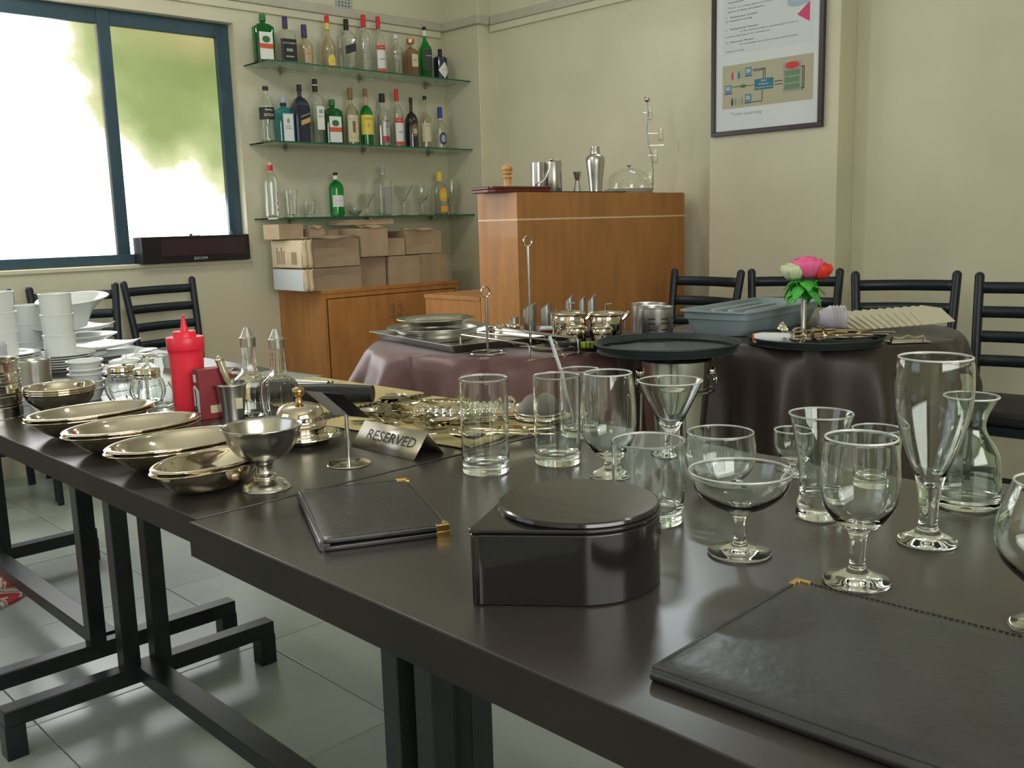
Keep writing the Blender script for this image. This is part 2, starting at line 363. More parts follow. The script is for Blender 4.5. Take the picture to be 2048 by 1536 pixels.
# ------------------------------------------------------------------ chairs
def chair(label, p1, p2, group, first=[None]):
    wd = .37; cx, cy = (p1[0] + p2[0]) / 2, (p1[1] + p2[1]) / 2; rz = math.atan2(p2[1] - p1[1], p2[0] - p1[0])
    if first[0]:
        c = dup(first[0], (cx, cy, 0), rz, label); c['group'] = group; return c
    t = thing('ladder_back_chair', label, 'chair', (cx, cy, 0), rz, group); h = wd / 2
    for s in (-1, 1):
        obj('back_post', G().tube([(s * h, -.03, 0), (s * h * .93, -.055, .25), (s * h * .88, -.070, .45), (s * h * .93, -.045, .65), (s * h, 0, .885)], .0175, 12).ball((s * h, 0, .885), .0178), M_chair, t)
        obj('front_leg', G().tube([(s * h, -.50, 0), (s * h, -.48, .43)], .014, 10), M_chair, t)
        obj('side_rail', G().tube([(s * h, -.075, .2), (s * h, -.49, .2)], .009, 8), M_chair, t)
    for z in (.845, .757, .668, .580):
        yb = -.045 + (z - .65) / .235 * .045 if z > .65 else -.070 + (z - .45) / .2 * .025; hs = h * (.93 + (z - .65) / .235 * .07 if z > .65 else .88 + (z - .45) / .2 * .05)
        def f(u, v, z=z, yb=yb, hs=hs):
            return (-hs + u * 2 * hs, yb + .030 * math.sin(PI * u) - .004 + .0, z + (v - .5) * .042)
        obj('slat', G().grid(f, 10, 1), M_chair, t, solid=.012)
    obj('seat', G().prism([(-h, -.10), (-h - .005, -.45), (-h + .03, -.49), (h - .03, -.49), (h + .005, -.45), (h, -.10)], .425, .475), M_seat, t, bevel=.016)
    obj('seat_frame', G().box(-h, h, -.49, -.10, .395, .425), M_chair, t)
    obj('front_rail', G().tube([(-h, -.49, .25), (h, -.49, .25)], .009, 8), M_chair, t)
    first[0] = t; return t
gw, gr = 'ladder back chairs under the window', 'ladder back chairs against the right wall'
chair('black ladder back chair leftmost under the window, cut off by the frame', (1.03, 4.72), (1.41, 4.691), gw)
chair('black ladder back chair under the window, second from left behind the white bowl', (1.518, 4.745), (1.857, 4.656), gw)
chair('black ladder back chair under the window nearest the wooden cabinet', (1.925, 4.715), (2.31, 4.745), gw)
chair('black ladder back chair beside the tall wooden bar counter', (3.675, 2.696), (3.651, 2.327), gr)
chair('black ladder back chair behind the vase of artificial roses', (3.74, 2.305), (3.865, 2.002), gr)
chair('black ladder back chair behind the fan of cream napkins', (3.691, 1.804), (3.82, 1.494), gr)
chair('black ladder back chair at the right edge with its vinyl seat in view', (3.755, 1.368), (3.78, 1.00), gr)

# ------------------------------------------------------------------ rug
g = G(); g.prism([(.42 * math.cos(a * PI / 16) * (1 + .03 * math.sin(a * 5)), .24 * math.sin(a * PI / 16)) for a in range(32)], 0, .008)
tag(obj('floor_mat', g, M_rug, loc=(.545, 3.30, .001), rz=.1), 'red and white floral doormat on the floor at the left edge', 'rug')

# ------------------------------------------------------------------ wooden cabinet, low counter, bar
t = thing('storage_cabinet', 'low orange wood cabinet with two doors under the glass shelves', 'cabinet', (2.865, 4.40, 0))
cw, cd, ch = .955, .449, .80
g = G(); g.box(0, .02, 0, cd, 0, ch - .02); g.box(cw - .02, cw, 0, cd, 0, ch - .02); g.box(.02, cw - .02, cd - .02, cd, 0, ch - .02); g.box(.02, cw - .02, .02, cd - .02, .06, .08)
obj('body', g, M_wood, t); obj('top_panel', G().box(-.003, cw + .003, -.004, cd, ch - .02, ch), M_wood, t, bevel=.002)
obj('face_rail', G().box(.02, cw - .02, 0, .018, ch - .045, ch - .0205), M_wood, t); obj('face_rail', G().box(.02, cw - .02, 0, .018, 0, .06), M_wood, t)
obj('door_gap', G().box(.02, cw - .02, .012, .018, .06, ch - .045), M_wooddark, t)
for a, bx, hx in ((.030, .468, .44), (.472, .925, .50)):
    dr = obj('door', G().box(a, bx, -.002, .011, .065, ch - .050), M_wood, t, bevel=.001)
    hd = G(); hd.tube([(hx, -.03, ch - .19), (hx, -.03, ch - .10)], .004, 8); hd.tube([(hx, -.03, ch - .175), (hx, 0, ch - .175)], .003, 6); hd.tube([(hx, -.03, ch - .115), (hx, 0, ch - .115)], .003, 6)
    obj('handle', hd, M_steel, dr)
t = thing('low_counter', 'low orange wood counter between the bar and the cabinet', 'counter', (2.962, 3.26, 0))
obj('body', G().box(0, 1.18, 0, .395, 0, .78), M_wood, t); obj('top_panel', G().box(-.004, 1.184, 0, .40, .78, .80), M_wood, t, bevel=.002)
t = thing('bar_counter', 'tall orange wood bar counter holding the shaker and glass dome', 'counter', (2.956, 3.0, 0))
bw, bd, bh = 1.215, .25, 1.255
obj('body', G().box(0, bw, 0, bd, 0, 1.138), M_wood, t); obj('inlay_strip', G().box(-.0015, bw, -.0015, bd, 1.138, 1.146), M_wtrim, t, bevel=.001)
obj('top_box', G().box(0, bw, 0, bd, 1.146, bh), M_wood, t)
obj('top_panel', G().box(.004, bw - .004, .004, bd - .002, bh, bh + .004), M_wood, t)
# ------------------------------------------------------------------ cardboard boxes on the cabinet
def carton(x0, x1, y0, y1, z0, z1, m, label, cr=.004, rz=0, flaps=0, name='cardboard_box'):
    sx, sy, sz = x1 - x0, y1 - y0, z1 - z0
    t = thing(name, label, 'box', ((x0 + x1) / 2, (y0 + y1) / 2, z0), rz, 'cardboard boxes piled on the cabinet')
    g = G(); n = 6; rr = random.Random(int(x0 * 1000 + z0 * 77))
    def face(o, u, v):
        def f(a, b_):
            p = Vector(o) + Vector(u) * a + Vector(v) * b_
            k = math.sin(PI * a) * math.sin(PI * b_)
            nn = Vector(u).cross(Vector(v)).normalized(); p += nn * (-cr * k * 1.6 + rr.uniform(-cr, cr) * .6 * (k > .1))
            if p.z < .001: p.z = 0
            return p
        g.grid(f, n, n)
    hx, hy = sx / 2, sy / 2
    face((-hx, -hy, 0), (sx, 0, 0), (0, 0, sz)); face((hx, -hy, 0), (0, sy, 0), (0, 0, sz)); face((hx, hy, 0), (-sx, 0, 0), (0, 0, sz)); face((-hx, hy, 0), (0, -sy, 0), (0, 0, sz)); face((-hx, -hy, sz), (sx, 0, 0), (0, sy, 0))
    g.add([(-hx, -hy, 0), (hx, -hy, 0), (hx, hy, 0), (-hx, hy, 0)], [(0, 3, 2, 1)])
    obj('carton', g, m, t, smooth=20)
    if flaps & 1:   # ragged torn top flap lying half open
        def f(a, b_): return (-hx + a * sx, -hy - .006 + .05 * b_ + .004 * math.sin(a * 17), sz + .004 + .012 * b_ + .005 * math.sin(a * 9 + b_ * 3))
        obj('flap', G().grid(f, 12, 3), m, t, solid=.003)
    if flaps & 2:   # torn end flaps, paler inner face showing
        for k in range(2):
            def f(a, b_, k=k): return (-hx - .004 + .030 * k + a * .032, -hy - .006 - .010 * math.sin(a * PI) - .004 * math.sin(b_ * 6 + k), .004 + b_ * (sz - .004) - .004 * math.sin(a * 5))
            obj('flap', G().grid(f, 4, 8), M_cardl, t, solid=.003, label='pale torn end flap')
    return t
b1 = carton(2.765, 3.135, 4.42, 4.72, .800, .918, M_cardd, 'crushed brown box at bottom left of the pile, white panel on its end', .008, flaps=2)
obj('white_panel', G().box(-.187, -.1855, -.15, .15, .004, .115), M_paper, b1)
b2 = carton(2.765, 3.13, 4.42, 4.72, .922, 1.072, M_cardd, 'sagging brown box with torn pale flaps, second up at left', .014, flaps=3)
obj('printed_panel', G().box(-.1855, -.1840, -.15, .15, .004, .146), M_cardl, b2)
g = G()
for k in range(4): g.box(-.1870, -.1850, .02 + .022 * k, .032 + .022 * k, .02, .11 if k % 2 else .09)
g.box(-.1870, -.1850, -.10, -.05, .02, .085); pr_ = obj('print', g, M_cardd, b2); pr_['kind'] = 'stuff'
carton(2.72, 2.868, 4.56, 4.72, 1.076, 1.155, M_card, 'small square box on top at the left end of the pile', .002)
carton(2.90, 3.00, 4.55, 4.70, 1.076, 1.128, M_card, 'tiny open box beside the small square box on the pile', .003, flaps=1)
carton(3.005, 3.10, 4.57, 4.70, 1.076, 1.118, M_cardd, 'tiny flat box between the tiny open box and the large square box', .002)
carton(3.15, 3.325, 4.45, 4.72, .800, .962, M_cardd, 'greyish upright box at the bottom middle of the pile', .006)
carton(3.14, 3.325, 4.415, 4.72, .966, 1.122, M_card, 'large square brown box in the upper middle of the pile', .002, flaps=1)
carton(3.34, 3.565, 4.44, 4.72, .800, .960, M_card, 'plain brown box in the bottom row, second from right', .004)
carton(3.570, 3.782, 4.45, 4.72, .800, .962, M_card, 'plain brown box in the bottom row at far right', .002)
carton(3.345, 3.462, 4.44, 4.60, .964, 1.062, M_card, 'small clean brown box in the upper row between larger boxes', .002)
carton(3.475, 3.745, 4.45, 4.72, .966, 1.100, M_card, 'crumpled brown box at the top right of the pile', .010, flaps=1)
carton(3.13, 3.42, 4.48, 4.70, 1.142, 1.170, M_card, 'flattened brown box lying on the very top of the pile', .004)

# ------------------------------------------------------------------ glass shelves
for nm, z in (('top', 1.995), ('middle', 1.583), ('bottom', 1.183)):
    t = thing('glass_shelf', f'{nm} green edged glass shelf holding bottles on the wall', 'shelf', (2.745, 4.60, z), 0, 'wall mounted glass shelves')
    ln = V - 2.745 - .003
    obj('shelf_glass', G().box(.0, ln, .003, .247, 0, .008), G_shelf, t, smooth=0)
    obj('polished_edge', G().box(.03, ln, .0, .0028, 0, .008), G_edge, t, smooth=0)
    for x in (.22, .75, 1.25): obj('bracket', G().box(x - .012, x + .012, .20, .248, -.012, -.0004).tube([(x, .235, -.02), (x, .249, -.02)], .006, 8), M_chrome, t)

# ------------------------------------------------------------------ bottles
def patch(u0, u1, z0, z1, r, q, sy, shape='rect', tilt=0, off=.0010, n=10, uc=0):
    g = G(); vs = []
    for i in range(n + 1):
        s = -1 + 2 * i / n; u = uc + (u0 + u1) / 2 + s * (u1 - u0) / 2; zc, hz = (z0 + z1) / 2, (z1 - z0) / 2
        k = hz * (1 if shape == 'rect' else math.sqrt(max(0, 1 - s * s)) if shape == 'oval' else 1 - abs(s))
        for z in (zc - k + tilt * u, zc + k + tilt * u): vs.append(onlab(u, z, r, q, sy, off))
    g.add(vs, [(2 * i, 2 * i + 2, 2 * i + 3, 2 * i + 1) for i in range(n)]); return g
def onlab(u, z, r, q, sy, off):
    if q > .5:
        n = 2 + 7 * q; x = max(-r * .985, min(r * .985, u)); y = -r * (1 - abs(x / r) ** n) ** (1 / n) * (1 + (sy - 1) * q)
        return (x, y - off, z)
    a = -PI / 2 + u / r; return ((r + off) * math.cos(a), (r + off) * math.sin(a), z)
def bottle(label, x, zs, h, wd, gm, body=.55, neck=.72, nr=.3, cap=(.85, None), q=0, sy=1, labs=(), base='round', y=4.72, capr=1.12, grp='', rz=None, belly=1.0):
    rz = (-.70 if q < .45 else -.40 if q < .65 else -.12) if rz is None else rz
    t = thing('bottle', label, 'bottle', (x, y, zs), rz, grp)
    r = wd / 2; n_ = nr * r; H = h
    prof = [(0, .004, q), (r * .86, .0, q), (r * .97, .006, q), (r * .985 * belly, H * .05, q), (r * (1 if belly == 1 else .93), H * body * .5, q), (r, H * body, q), (r * .93, H * (body * .62 + neck * .38), q), (max(n_ * 1.25, r * .62), H * (body * .22 + neck * .78), q * .5), (n_, H * neck, 0), (n_ * .95, H * (neck + 1) / 2, 0), (n_, H * .985, 0)]
    if base == 'cone': prof[6] = (r * .80, H * (body * .7 + neck * .3), q); prof[7] = (n_ * 1.35, H * (body * .3 + neck * .7), q)
    pr = sm(prof, 3); tk = .0022
    inner = [(max(n_ * .55, p[0] - tk), p[1] + (.006 if p[1] < H * .1 else 0)) + tuple(p[2:]) for p in reversed(pr) if p[0] > tk * 2]
    full = pr + [(n_ * .8, H * .985, 0)] + inner + [(0, inner[-1][1], q)] if gm not in (M_navy, M_blackg) else pr + [(0, H * .985, 0)]
    obj('glass_body', G().lathe(full, 28, 1, sy), gm, t)
    c0, cm = cap
    if cm: obj('cap', G().lathe([(0, H * c0), (n_ * capr, H * c0), (n_ * capr * 1.04, H * (c0 + .01)), (n_ * capr, H * .99), (n_ * capr * .9, H), (0, H)], 18), cm, t)
    lb = None
    for k, l in enumerate(labs):
        if l[0] == 'cap2': obj('cap_band', G().lathe([(0, H * l[1]), (n_ * (capr + .12), H * l[1]), (n_ * (capr + .12), H * l[2]), (0, H * l[2])], 18), l[3], t); continue
        if l[0] == 'ring': obj('neck_band', G().lathe([(n_ * l[4], H * l[1]), (n_ * l[4], H * l[2])], 18), l[3], t); continue
        if l[0] == 'text':
            _, s_, ww, zc, m_, uc = l[:6]; g = G(); text(g, s_, ww * wd, None, lambda a, b_: onlab(a, b_, r, q, sy, .0026), (uc * wd, zc * H))
            obj('lettering', g, m_, lb or t, smooth=0); continue
        shp, u0, u1, z0, z1, m_ = l[:6]; tl = l[6] if len(l) > 6 else 0
        o = obj('label' if lb is None else 'label_print', patch(u0 * wd, u1 * wd, z0 * H, z1 * H, r, q, sy, shp, tl, .0010 + .0004 * k), m_, lb or t)
        lb = lb or o
    return t
K = col; R = 'rect'
s1, s2, s3 = 2.004, 1.592, 1.192
g1, g2, g3 = 'bottles on the top glass shelf', 'bottles on the middle glass shelf', 'bottles on the bottom glass shelf'
def herb(label, x, z, h, grp):
    bottle(label, x, z, h, .104, G_dgreen, .70, .82, .30, (.86, K['green']), 1, .62, [(R, -.36, .36, .05, .62, K['white']), (R, -.31, .31, .07, .60, K['white']), ('oval', -.22, .22, .40, .54, K['green']), (R, -.36, .36, .28, .38, K['orange'])], grp=grp, capr=1.1)
herb('tall green square bottle with cream and orange label, leftmost on the top shelf', 2.80, s1, .245, g1)
bottle('square clear bottle with broad black label and black cap on the top shelf', 2.935, s1, .250, .092, G_clear, .62, .74, .27, (.76, K['purple']), 1, .9, [(R, -.49, .49, .06, .52, K['black']), ('text', 'JACK DANIELS', .8, .43, K['white'], 0), (R, -.2, .2, .26, .32, K['grey']), (R, -.25, .25, .14, .17, K['grey'])], grp=g1, capr=1.15)
bottle('squat round clear bottle with purple cap and small brown label', 3.052, s1, .222, .086, G_smoke, .45, .68, .30, (.70, K['purple']), 0, 1, [(R, .05, .55, .08, .42, K['label']), ('text', 'Chivas', .34, .30, K['brown'], .3)], grp=g1, capr=1.2)
bottle('clear bottle with red and yellow neck and round yellow label', 3.204, s1, .288, .084, G_smoke, .42, .72, .24, (.86, K['red']), 0, 1, [('ring', .74, .87, K['yellow'], 1.25), ('oval', .02, .62, .01, .26, K['yellow']), (R, .12, .52, .02, .06, K['red']), ('text', 'KAHLUA', .36, .13, K['red'], .32)], base='cone', grp=g1, capr=1.25)
bottle('clear bottle with black cap and slanting black label on the top shelf', 3.332, s1, .284, .084, G_clear, .60, .80, .30, (.80, K['black']), 1, .85, [(R, -.35, .5, .34, .50, K['black'], .35), (R, .1, .5, .03, .09, K['brown'])], grp=g1, capr=1.15)
bottle('tall clear bottle with dark red cap and printed white lettering', 3.453, s1, .322, .082, G_clear, .55, .74, .30, (.80, K['red']), 0, 1, [('text', 'ABSOLUT', .7, .43, K['grey'], .1), ('text', 'Vodka', .4, .33, K['grey'], .1), (R, -.1, .4, .10, .12, K['grey']), (R, -.1, .4, .18, .20, K['grey'])], grp=g1, capr=1.15)
def smir(label, x, z, h, grp):
    bottle(label, x, z, h, .070, G_clear, .55, .74, .30, (.80, K['red']), 0, 1, [(R, -.15, .75, .10, .50, K['white']), (R, -.15, .75, .42, .50, K['red']), (R, -.15, .75, .04, .10, K['orange']), ('text', 'SMIRNOFF', .6, .46, K['white'], .3), (R, .1, .5, .25, .27, K['grey'])], grp=grp, capr=1.2)
smir('slim clear bottle with bright red cap, red and white label on the top shelf', 3.557, s1, .325, g1)
bottle('short clear bottle with white cap and blue printed lettering', 3.681, s1, .238, .078, G_clear, .60, .78, .30, (.90, K['white']), 0, 1, [('text', 'ABSOLUT', .7, .52, K['blue'], .15), (R, -.1, .45, .40, .42, K['grey']), (R, -.1, .45, .30, .31, K['grey'])], grp=g1)
bottle('square rose tinted bottle with copper stopper and cream label', 3.790, s1, .226, .078, G_pinkg, .60, .78, .30, (.88, M_copper), 1, .8, [(R, -.15, .4, .28, .60, K['cream']), (R, -.05, .3, .44, .46, K['brown'])], grp=g1, capr=2.0)
bottle('slim bright green bottle with dark cap and dark label on the top shelf', 3.902, s1, .308, .072, G_green, .56, .78, .30, (.94, K['black']), .6, 1, [(R, -.2, .55, .16, .56, K['ink']), ('text', 'Glenfiddich', .6, .44, K['white'], .2), ('ring', .82, .93, K['white'], 1.15)], base='cone', grp=g1)
bottle('small dark navy flask bottle with pale diamond label, rightmost on the top shelf', 4.020, s1, .190, .088, M_navy, .68, .80, .28, (.82, M_blackp), 0, 1, [('diamond', -.15, .75, .06, .58, K['white']), ('text', 'HENDRICKS', .45, .33, K['grey'], .3)], grp=g1, capr=1.05)
# middle shelf
bottle('clear plastic soda bottle with black label, leftmost on the middle shelf', 2.790, s2, .290, .078, G_clear, .62, .86, .34, (.93, K['black']), 0, 1, [(R, -.6, .8, .40, .62, K['black']), ('text', 'kinley', .5, .575, K['white'], .25), ('text', 'SODA', .7, .48, K['white'], .25)], grp=g2, belly=1.02, capr=1.15)
bottle('turquoise square bottle with white label and aqua cap', 2.893, s2, .240, .090, G_aqua, .66, .80, .30, (.88, K['paleblue']), 1, .75, [(R, -.25, .45, .02, .64, K['paleblue']), (R, -.20, .40, .04, .62, K['white']), ('ring', .82, .88, K['black'], 1.25), ('oval', .0, .2, .42, .54, K['grey']), ('text', 'BOMBAY', .4, .36, K['teal'], .1), ('text', 'SAPPHIRE', .4, .31, K['teal'], .1)], grp=g2, capr=1.2)
bottle('tall dark navy bottle with slanting gold label on the middle shelf', 2.999, s2, .315, .088, M_navy, .58, .80, .28, (.88, K['black']), .8, .9, [(R, -.2, .5, .32, .40, K['gold'], .4), (R, -.2, .5, .46, .47, K['cream'], .4)], grp=g2, capr=1.1)
bottle('tallest clear bottle with black cap and white label on the middle shelf', 3.101, s2, .352, .072, G_clear, .64, .80, .30, (.81, K['black']), .7, 1, [(R, -.2, .6, .22, .58, K['white']), ('text', 'KETEL ONE', .6, .42, K['ink'], .2), (R, .0, .3, .47, .53, K['grey']), ('cap2', .90, .915, K['white'])], grp=g2, capr=1.3)
herb('green square bottle with cream and orange label on the middle shelf', 3.207, s2, .250, g2)
bottle('clear bottle with copper coloured cap and cream pictorial label', 3.334, s2, .322, .084, G_smoke, .52, .72, .27, (.80, K['brown']), 0, 1, [(R, -.2, .6, .06, .52, K['cream']), ('text', 'Captain Morgan', .55, .46, K['brown'], .2), (R, .12, .32, .22, .42, K['brown']), (R, -.1, .5, .13, .14, K['gold'])], grp=g2, capr=1.3)
bottle('green bottle with yellow label and brown foil neck on the middle shelf', 3.440, s2, .325, .078, G_green, .52, .72, .27, (.86, K['brown']), 0, 1, [(R, -.4, .8, .20, .54, K['yellow']), ('text', 'JAMESON', .6, .47, K['green'], .2), ('oval', .1, .3, .32, .40, K['gold']), ('ring', .70, .87, K['label'], 1.15)], grp=g2, capr=1.2)
bottle('clear bottle with black cap and white label with red foot on the middle shelf', 3.559, s2, .306, .076, G_clear, .55, .74, .30, (.84, K['black']), .5, 1, [(R, -.2, .65, .10, .50, K['white']), (R, -.2, .65, .10, .20, K['pink']), ('text', 'Chivas', .4, .38, K['ink'], .3), (R, -.2, .65, .47, .50, K['grey'])], grp=g2, capr=1.5)
smir('slim clear bottle with pale red cap, red and white label on the middle shelf', 3.667, s2, .340, g2)
bottle('black long necked bottle with cream and brown picture label', 3.774, s2, .298, .080, M_blackg, .50, .72, .26, (.9, K['black']), 0, 1, [('oval', .0, .6, .22, .48, K['brown']), ('oval', .1, .5, .28, .38, K['cream']), ('text', 'BAILEYS', .4, .33, K['ink'], .3)], grp=g2, capr=1.05)
bottle('slender clear bottle with small dark cap and pale label on the middle shelf', 3.883, s2, .315, .070, G_smoke, .55, .74, .26, (.93, K['black']), 0, 1, [(R, -.3, .6, .13, .48, K['cream']), (R, .0, .35, .42, .44, K['grey'])], base='cone', grp=g2, capr=1.3)
bottle('small clear bottle with blue cap and blue badge, rightmost on the middle shelf', 4.000, s2, .256, .076, G_clear, .48, .68, .30, (.72, K['blue']), 0, 1, [('oval', -.1, .6, .10, .40, K['purple']), ('oval', .05, .45, .16, .34, K['paleblue']), ('cap2', .70, .73, K['white'])], grp=g2, capr=1.3)
# bottom shelf
bottle('clear bottle with red neck band, leftmost on the bottom shelf', 2.786, s3, .300, .080, G_clear, .62, .80, .32, (.985, None), 0, 1, [('ring', .84, .93, K['red'], 1.2), (R, .42, .5, .12, .16, K['ink']), (R, .42, .5, .22, .28, K['ink']), (R, .42, .5, .33, .46, K['grey'])], grp=g3)
bottle('green round shouldered bottle with pale label on the bottom shelf', 3.204, s3, .248, .086, G_green, .62, .82, .28, (.94, K['black']), 0, 1, [(R, -.2, .62, .22, .48, K['white']), ('ring', .84, .93, K['white'], 1.1), ('text', 'Tanqueray', .5, .36, K['paleblue'], .2)], grp=g3)
bottle('clear faceted bottle with grey etched front on the bottom shelf', 3.538, s3, .296, .084, G_clear, .60, .80, .30, (.86, K['grey']), 1, .9, [(R, -.15, .35, .06, .58, K['grey'])], grp=g3, capr=1.2)
bottle('clear bottle with yellow cap and amber pictorial label on the bottom shelf', 3.975, s3, .262, .082, G_clear, .62, .76, .34, (.78, K['yellow']), .6, 1, [(R, -.1, .5, .06, .20, K['amber']), ('oval', -.2, .5, .30, .62, K['amber']), ('oval', -.05, .35, .38, .52, K['yellow']), ('text', 'MALIBU', .4, .26, K['amber'], .2)], grp=g3, capr=1.3)

# ------------------------------------------------------------------ drinking glasses
def gl(label, x, y, z, outer, inner, name='drinking_glass', cat='glass', group=None, seg=44, m=None, h=None, sc=1, rib=0, nrib=0):
    pr = [(a * sc, b * sc) for a, b in sm(outer, 5)] + [(a * sc, b * sc) for a, b in sm(inner, 5)]
    o = obj(name, G().lathe(pr, seg, rib=rib, nrib=nrib), m or G_table, loc=(x, y, z), smooth=50)
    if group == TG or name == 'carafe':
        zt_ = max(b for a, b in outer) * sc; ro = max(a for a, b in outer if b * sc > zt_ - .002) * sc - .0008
        obj('rim', G().tube([(ro * math.cos(k * PI / 24), ro * math.sin(k * PI / 24), zt_) for k in range(48)], .00125, 8, True), M_rimglint, o)  # added pale bead, stands in for window light caught on the edge
    return tag(o, label, cat, group)
M_rimglint = mat('rim_glint', (.86, .90, .86), .18, trans=.55, ior=1.5)  # whitish colour imitates the lit edge of the glass
def tumbler(r0, r1, h, base=.010, tk=.0016):
    o = [(0, .0012), (r0 * .8, .0005), (r0 * .97, .001), (r0, .004), (r0, .012), (r0 * .5 + r1 * .5, h * .5), (r1, h * .97), (r1 - tk * .3, h)]
    i = [(r1 - tk, h * .995), (r1 - tk * 1.1, h * .95), (r0 * .5 + r1 * .5 - tk, h * .5), (r0 - tk * 1.2, base + .012), (r0 * .85, base + .003), (r0 * .5, base), (0, base + .001)]
    return o, i
TG = 'glasses on the foreground table'; Z0 = .7503
gl('tall straight highball glass, left of the pair by the reserved sign', .979, 1.077, Z0, *tumbler(.0365, .0378, .146, .013), group=TG)
gl('tall straight highball glass, right of the pair, next to the mesh strainer', 1.091, 1.029, Z0, *tumbler(.0365, .0375, .140, .013), group=TG)
gl('straight glass with a clear straw standing in it, behind the right highball', 1.258, 1.13, Z0, *tumbler(.033, .035, .120, .010), group=TG)
gl('short wide straight tumbler directly behind the black box', .947, .736, Z0, *tumbler(.0445, .0465, .104, .014), group=TG)
gl('flared pilsner tumbler with heavy waisted foot, between coupe and goblet', 1.095, .580, Z0,
   [(0, .002), (.022, .001), (.0275, .003), (.0285, .008), (.0265, .022), (.0240, .036), (.0265, .07), (.0340, .115), (.0392, .134), (.0390, .1345)], [(.0376, .134), (.0325, .115), (.0250, .07), (.0222, .038), (.0150, .031), (0, .030)], group=TG)
gl('straight stubby tumbler behind the goblet', 1.263, .586, Z0, *tumbler(.0310, .0335, .086, .012), group=TG)
gl('round bellied bowl tumbler behind the wide coupe', 1.111, .738, Z0,
   [(0, .002), (.020, .001), (.028, .005), (.042, .026), (.0490, .050), (.0485, .068), (.0465, .084), (.0455, .0865)], [(.0448, .086), (.0470, .066), (.0474, .050), (.0405, .027), (.024, .010), (0, .008)], group=TG)
# wide coupe
gl('wide champagne coupe on a short stem right of the black box', .915, .581, Z0,
   [(0, .003), (.030, .0005), (.0355, .0015), (.034, .004), (.018, .008), (.0075, .014), (.0060, .030), (.0075, .044), (.014, .050), (.034, .060), (.050, .074), (.0570, .092), (.0580, .0965), (.0575, .0975)],
   [(.0566, .0965), (.0555, .091), (.0485, .0755), (.033, .063), (.016, .056), (0, .054)], 'champagne_coupe', group=TG, seg=48)
gl('small stemmed sherry glass at the far table edge', 1.258, .710, Z0,
   [(0, .002), (.020, .0005), (.0222, .002), (.012, .005), (.0055, .010), (.0055, .018), (.018, .026), (.0265, .040), (.0280, .055), (.0275, .068)], [(.0262, .0675), (.0266, .055), (.0250, .041), (.0165, .029), (0, .026)], 'sherry_glass', group=TG, seg=32)
gl('stemmed goblet nearest the large menu cover', .919, .442, Z0,
   [(0, .003), (.030, .0006), (.0342, .0015), (.032, .005), (.016, .011), (.0085, .018), (.0080, .034), (.0100, .054), (.020, .062), (.0340, .080), (.0395, .104), (.0385, .130), (.0360, .153), (.0354, .1545)],
   [(.0347, .153), (.0372, .130), (.0380, .104), (.0325, .082), (.018, .067), (0, .063)], 'goblet', group=TG)
gl('tall footed pilsner glass, the tallest glass on the table', 1.089, .440, Z0,
   [(0, .003), (.029, .0006), (.0335, .0018), (.030, .006), (.016, .013), (.0105, .022), (.0105, .038), (.0125, .060), (.0175, .082), (.0290, .112), (.0395, .150), (.0425, .178), (.0415, .205), (.0398, .216), (.0392, .2175)],
   [(.0384, .216), (.0402, .203), (.0411, .178), (.0381, .151), (.0272, .113), (.0150, .084), (.006, .070), (0, .067)], 'pilsner_glass', group=TG)
gl('pale green glass carafe with flared lip behind the tall pilsner glass', 1.262, .462, Z0,
   [(0, .003), (.030, .001), (.0385, .004), (.0400, .012), (.0400, .040), (.0385, .064), (.0300, .084), (.0210, .098), (.0185, .110), (.0220, .124), (.0310, .142), (.0330, .145)],
   [(.0322, .1462), (.0295, .143), (.0203, .125), (.0168, .110), (.0193, .098), (.0285, .083), (.0368, .064), (.0380, .040), (.0375, .020), (.030, .014), (0, .015)], 'carafe', 'carafe', m=glass('greenish_glass', (.90, .985, .93)))
gl('tulip glass on a stubby foot left of the cocktail glass', 1.078, .912, Z0,
   [(0, .002), (.024, .0006), (.0282, .002), (.020, .008), (.0080, .016), (.0070, .026), (.018, .034), (.036, .056), (.0418, .085), (.0405, .120), (.0365, .152), (.0358, .1575)],
   [(.0345, .157), (.0392, .120), (.0404, .085), (.0345, .058), (.016, .039), (0, .036)], 'tulip_glass', group=TG)
gl('V shaped cocktail glass in front of the steel wine cooler', 1.250, .926, Z0,
   [(0, .002), (.026, .0006), (.0300, .002), (.018, .007), (.0070, .014), (.0065, .026), (.010, .038), (.018, .050), (.034, .082), (.0500, .116), (.0520, .1215)],
   [(.0508, .1215), (.0485, .116), (.0325, .083), (.016, .055), (0, .046)], 'cocktail_glass', group=TG)
gl('large balloon glass cut off by the right edge of the photo', .925, .262, Z0,
   [(0, .003), (.028, .0006), (.0320, .0018), (.026, .006), (.010, .012), (.0065, .020), (.0075, .034), (.022, .044), (.0420, .064), (.0480, .086), (.0440, .112), (.0350, .137), (.0345, .138)],
   [(.0335, .137), (.0425, .112), (.0466, .086), (.0405, .066), (.020, .048), (0, .044)], 'balloon_glass', group=TG)
tag(obj('straw', G().tube([(1.252, 1.125, .766), (1.236, 1.180, .929)], .0032, 8), mat('clear_straw', (.75, .78, .78), .15, trans=.6)), 'clear plastic straw leaning in the glass behind the right highball', 'straw')
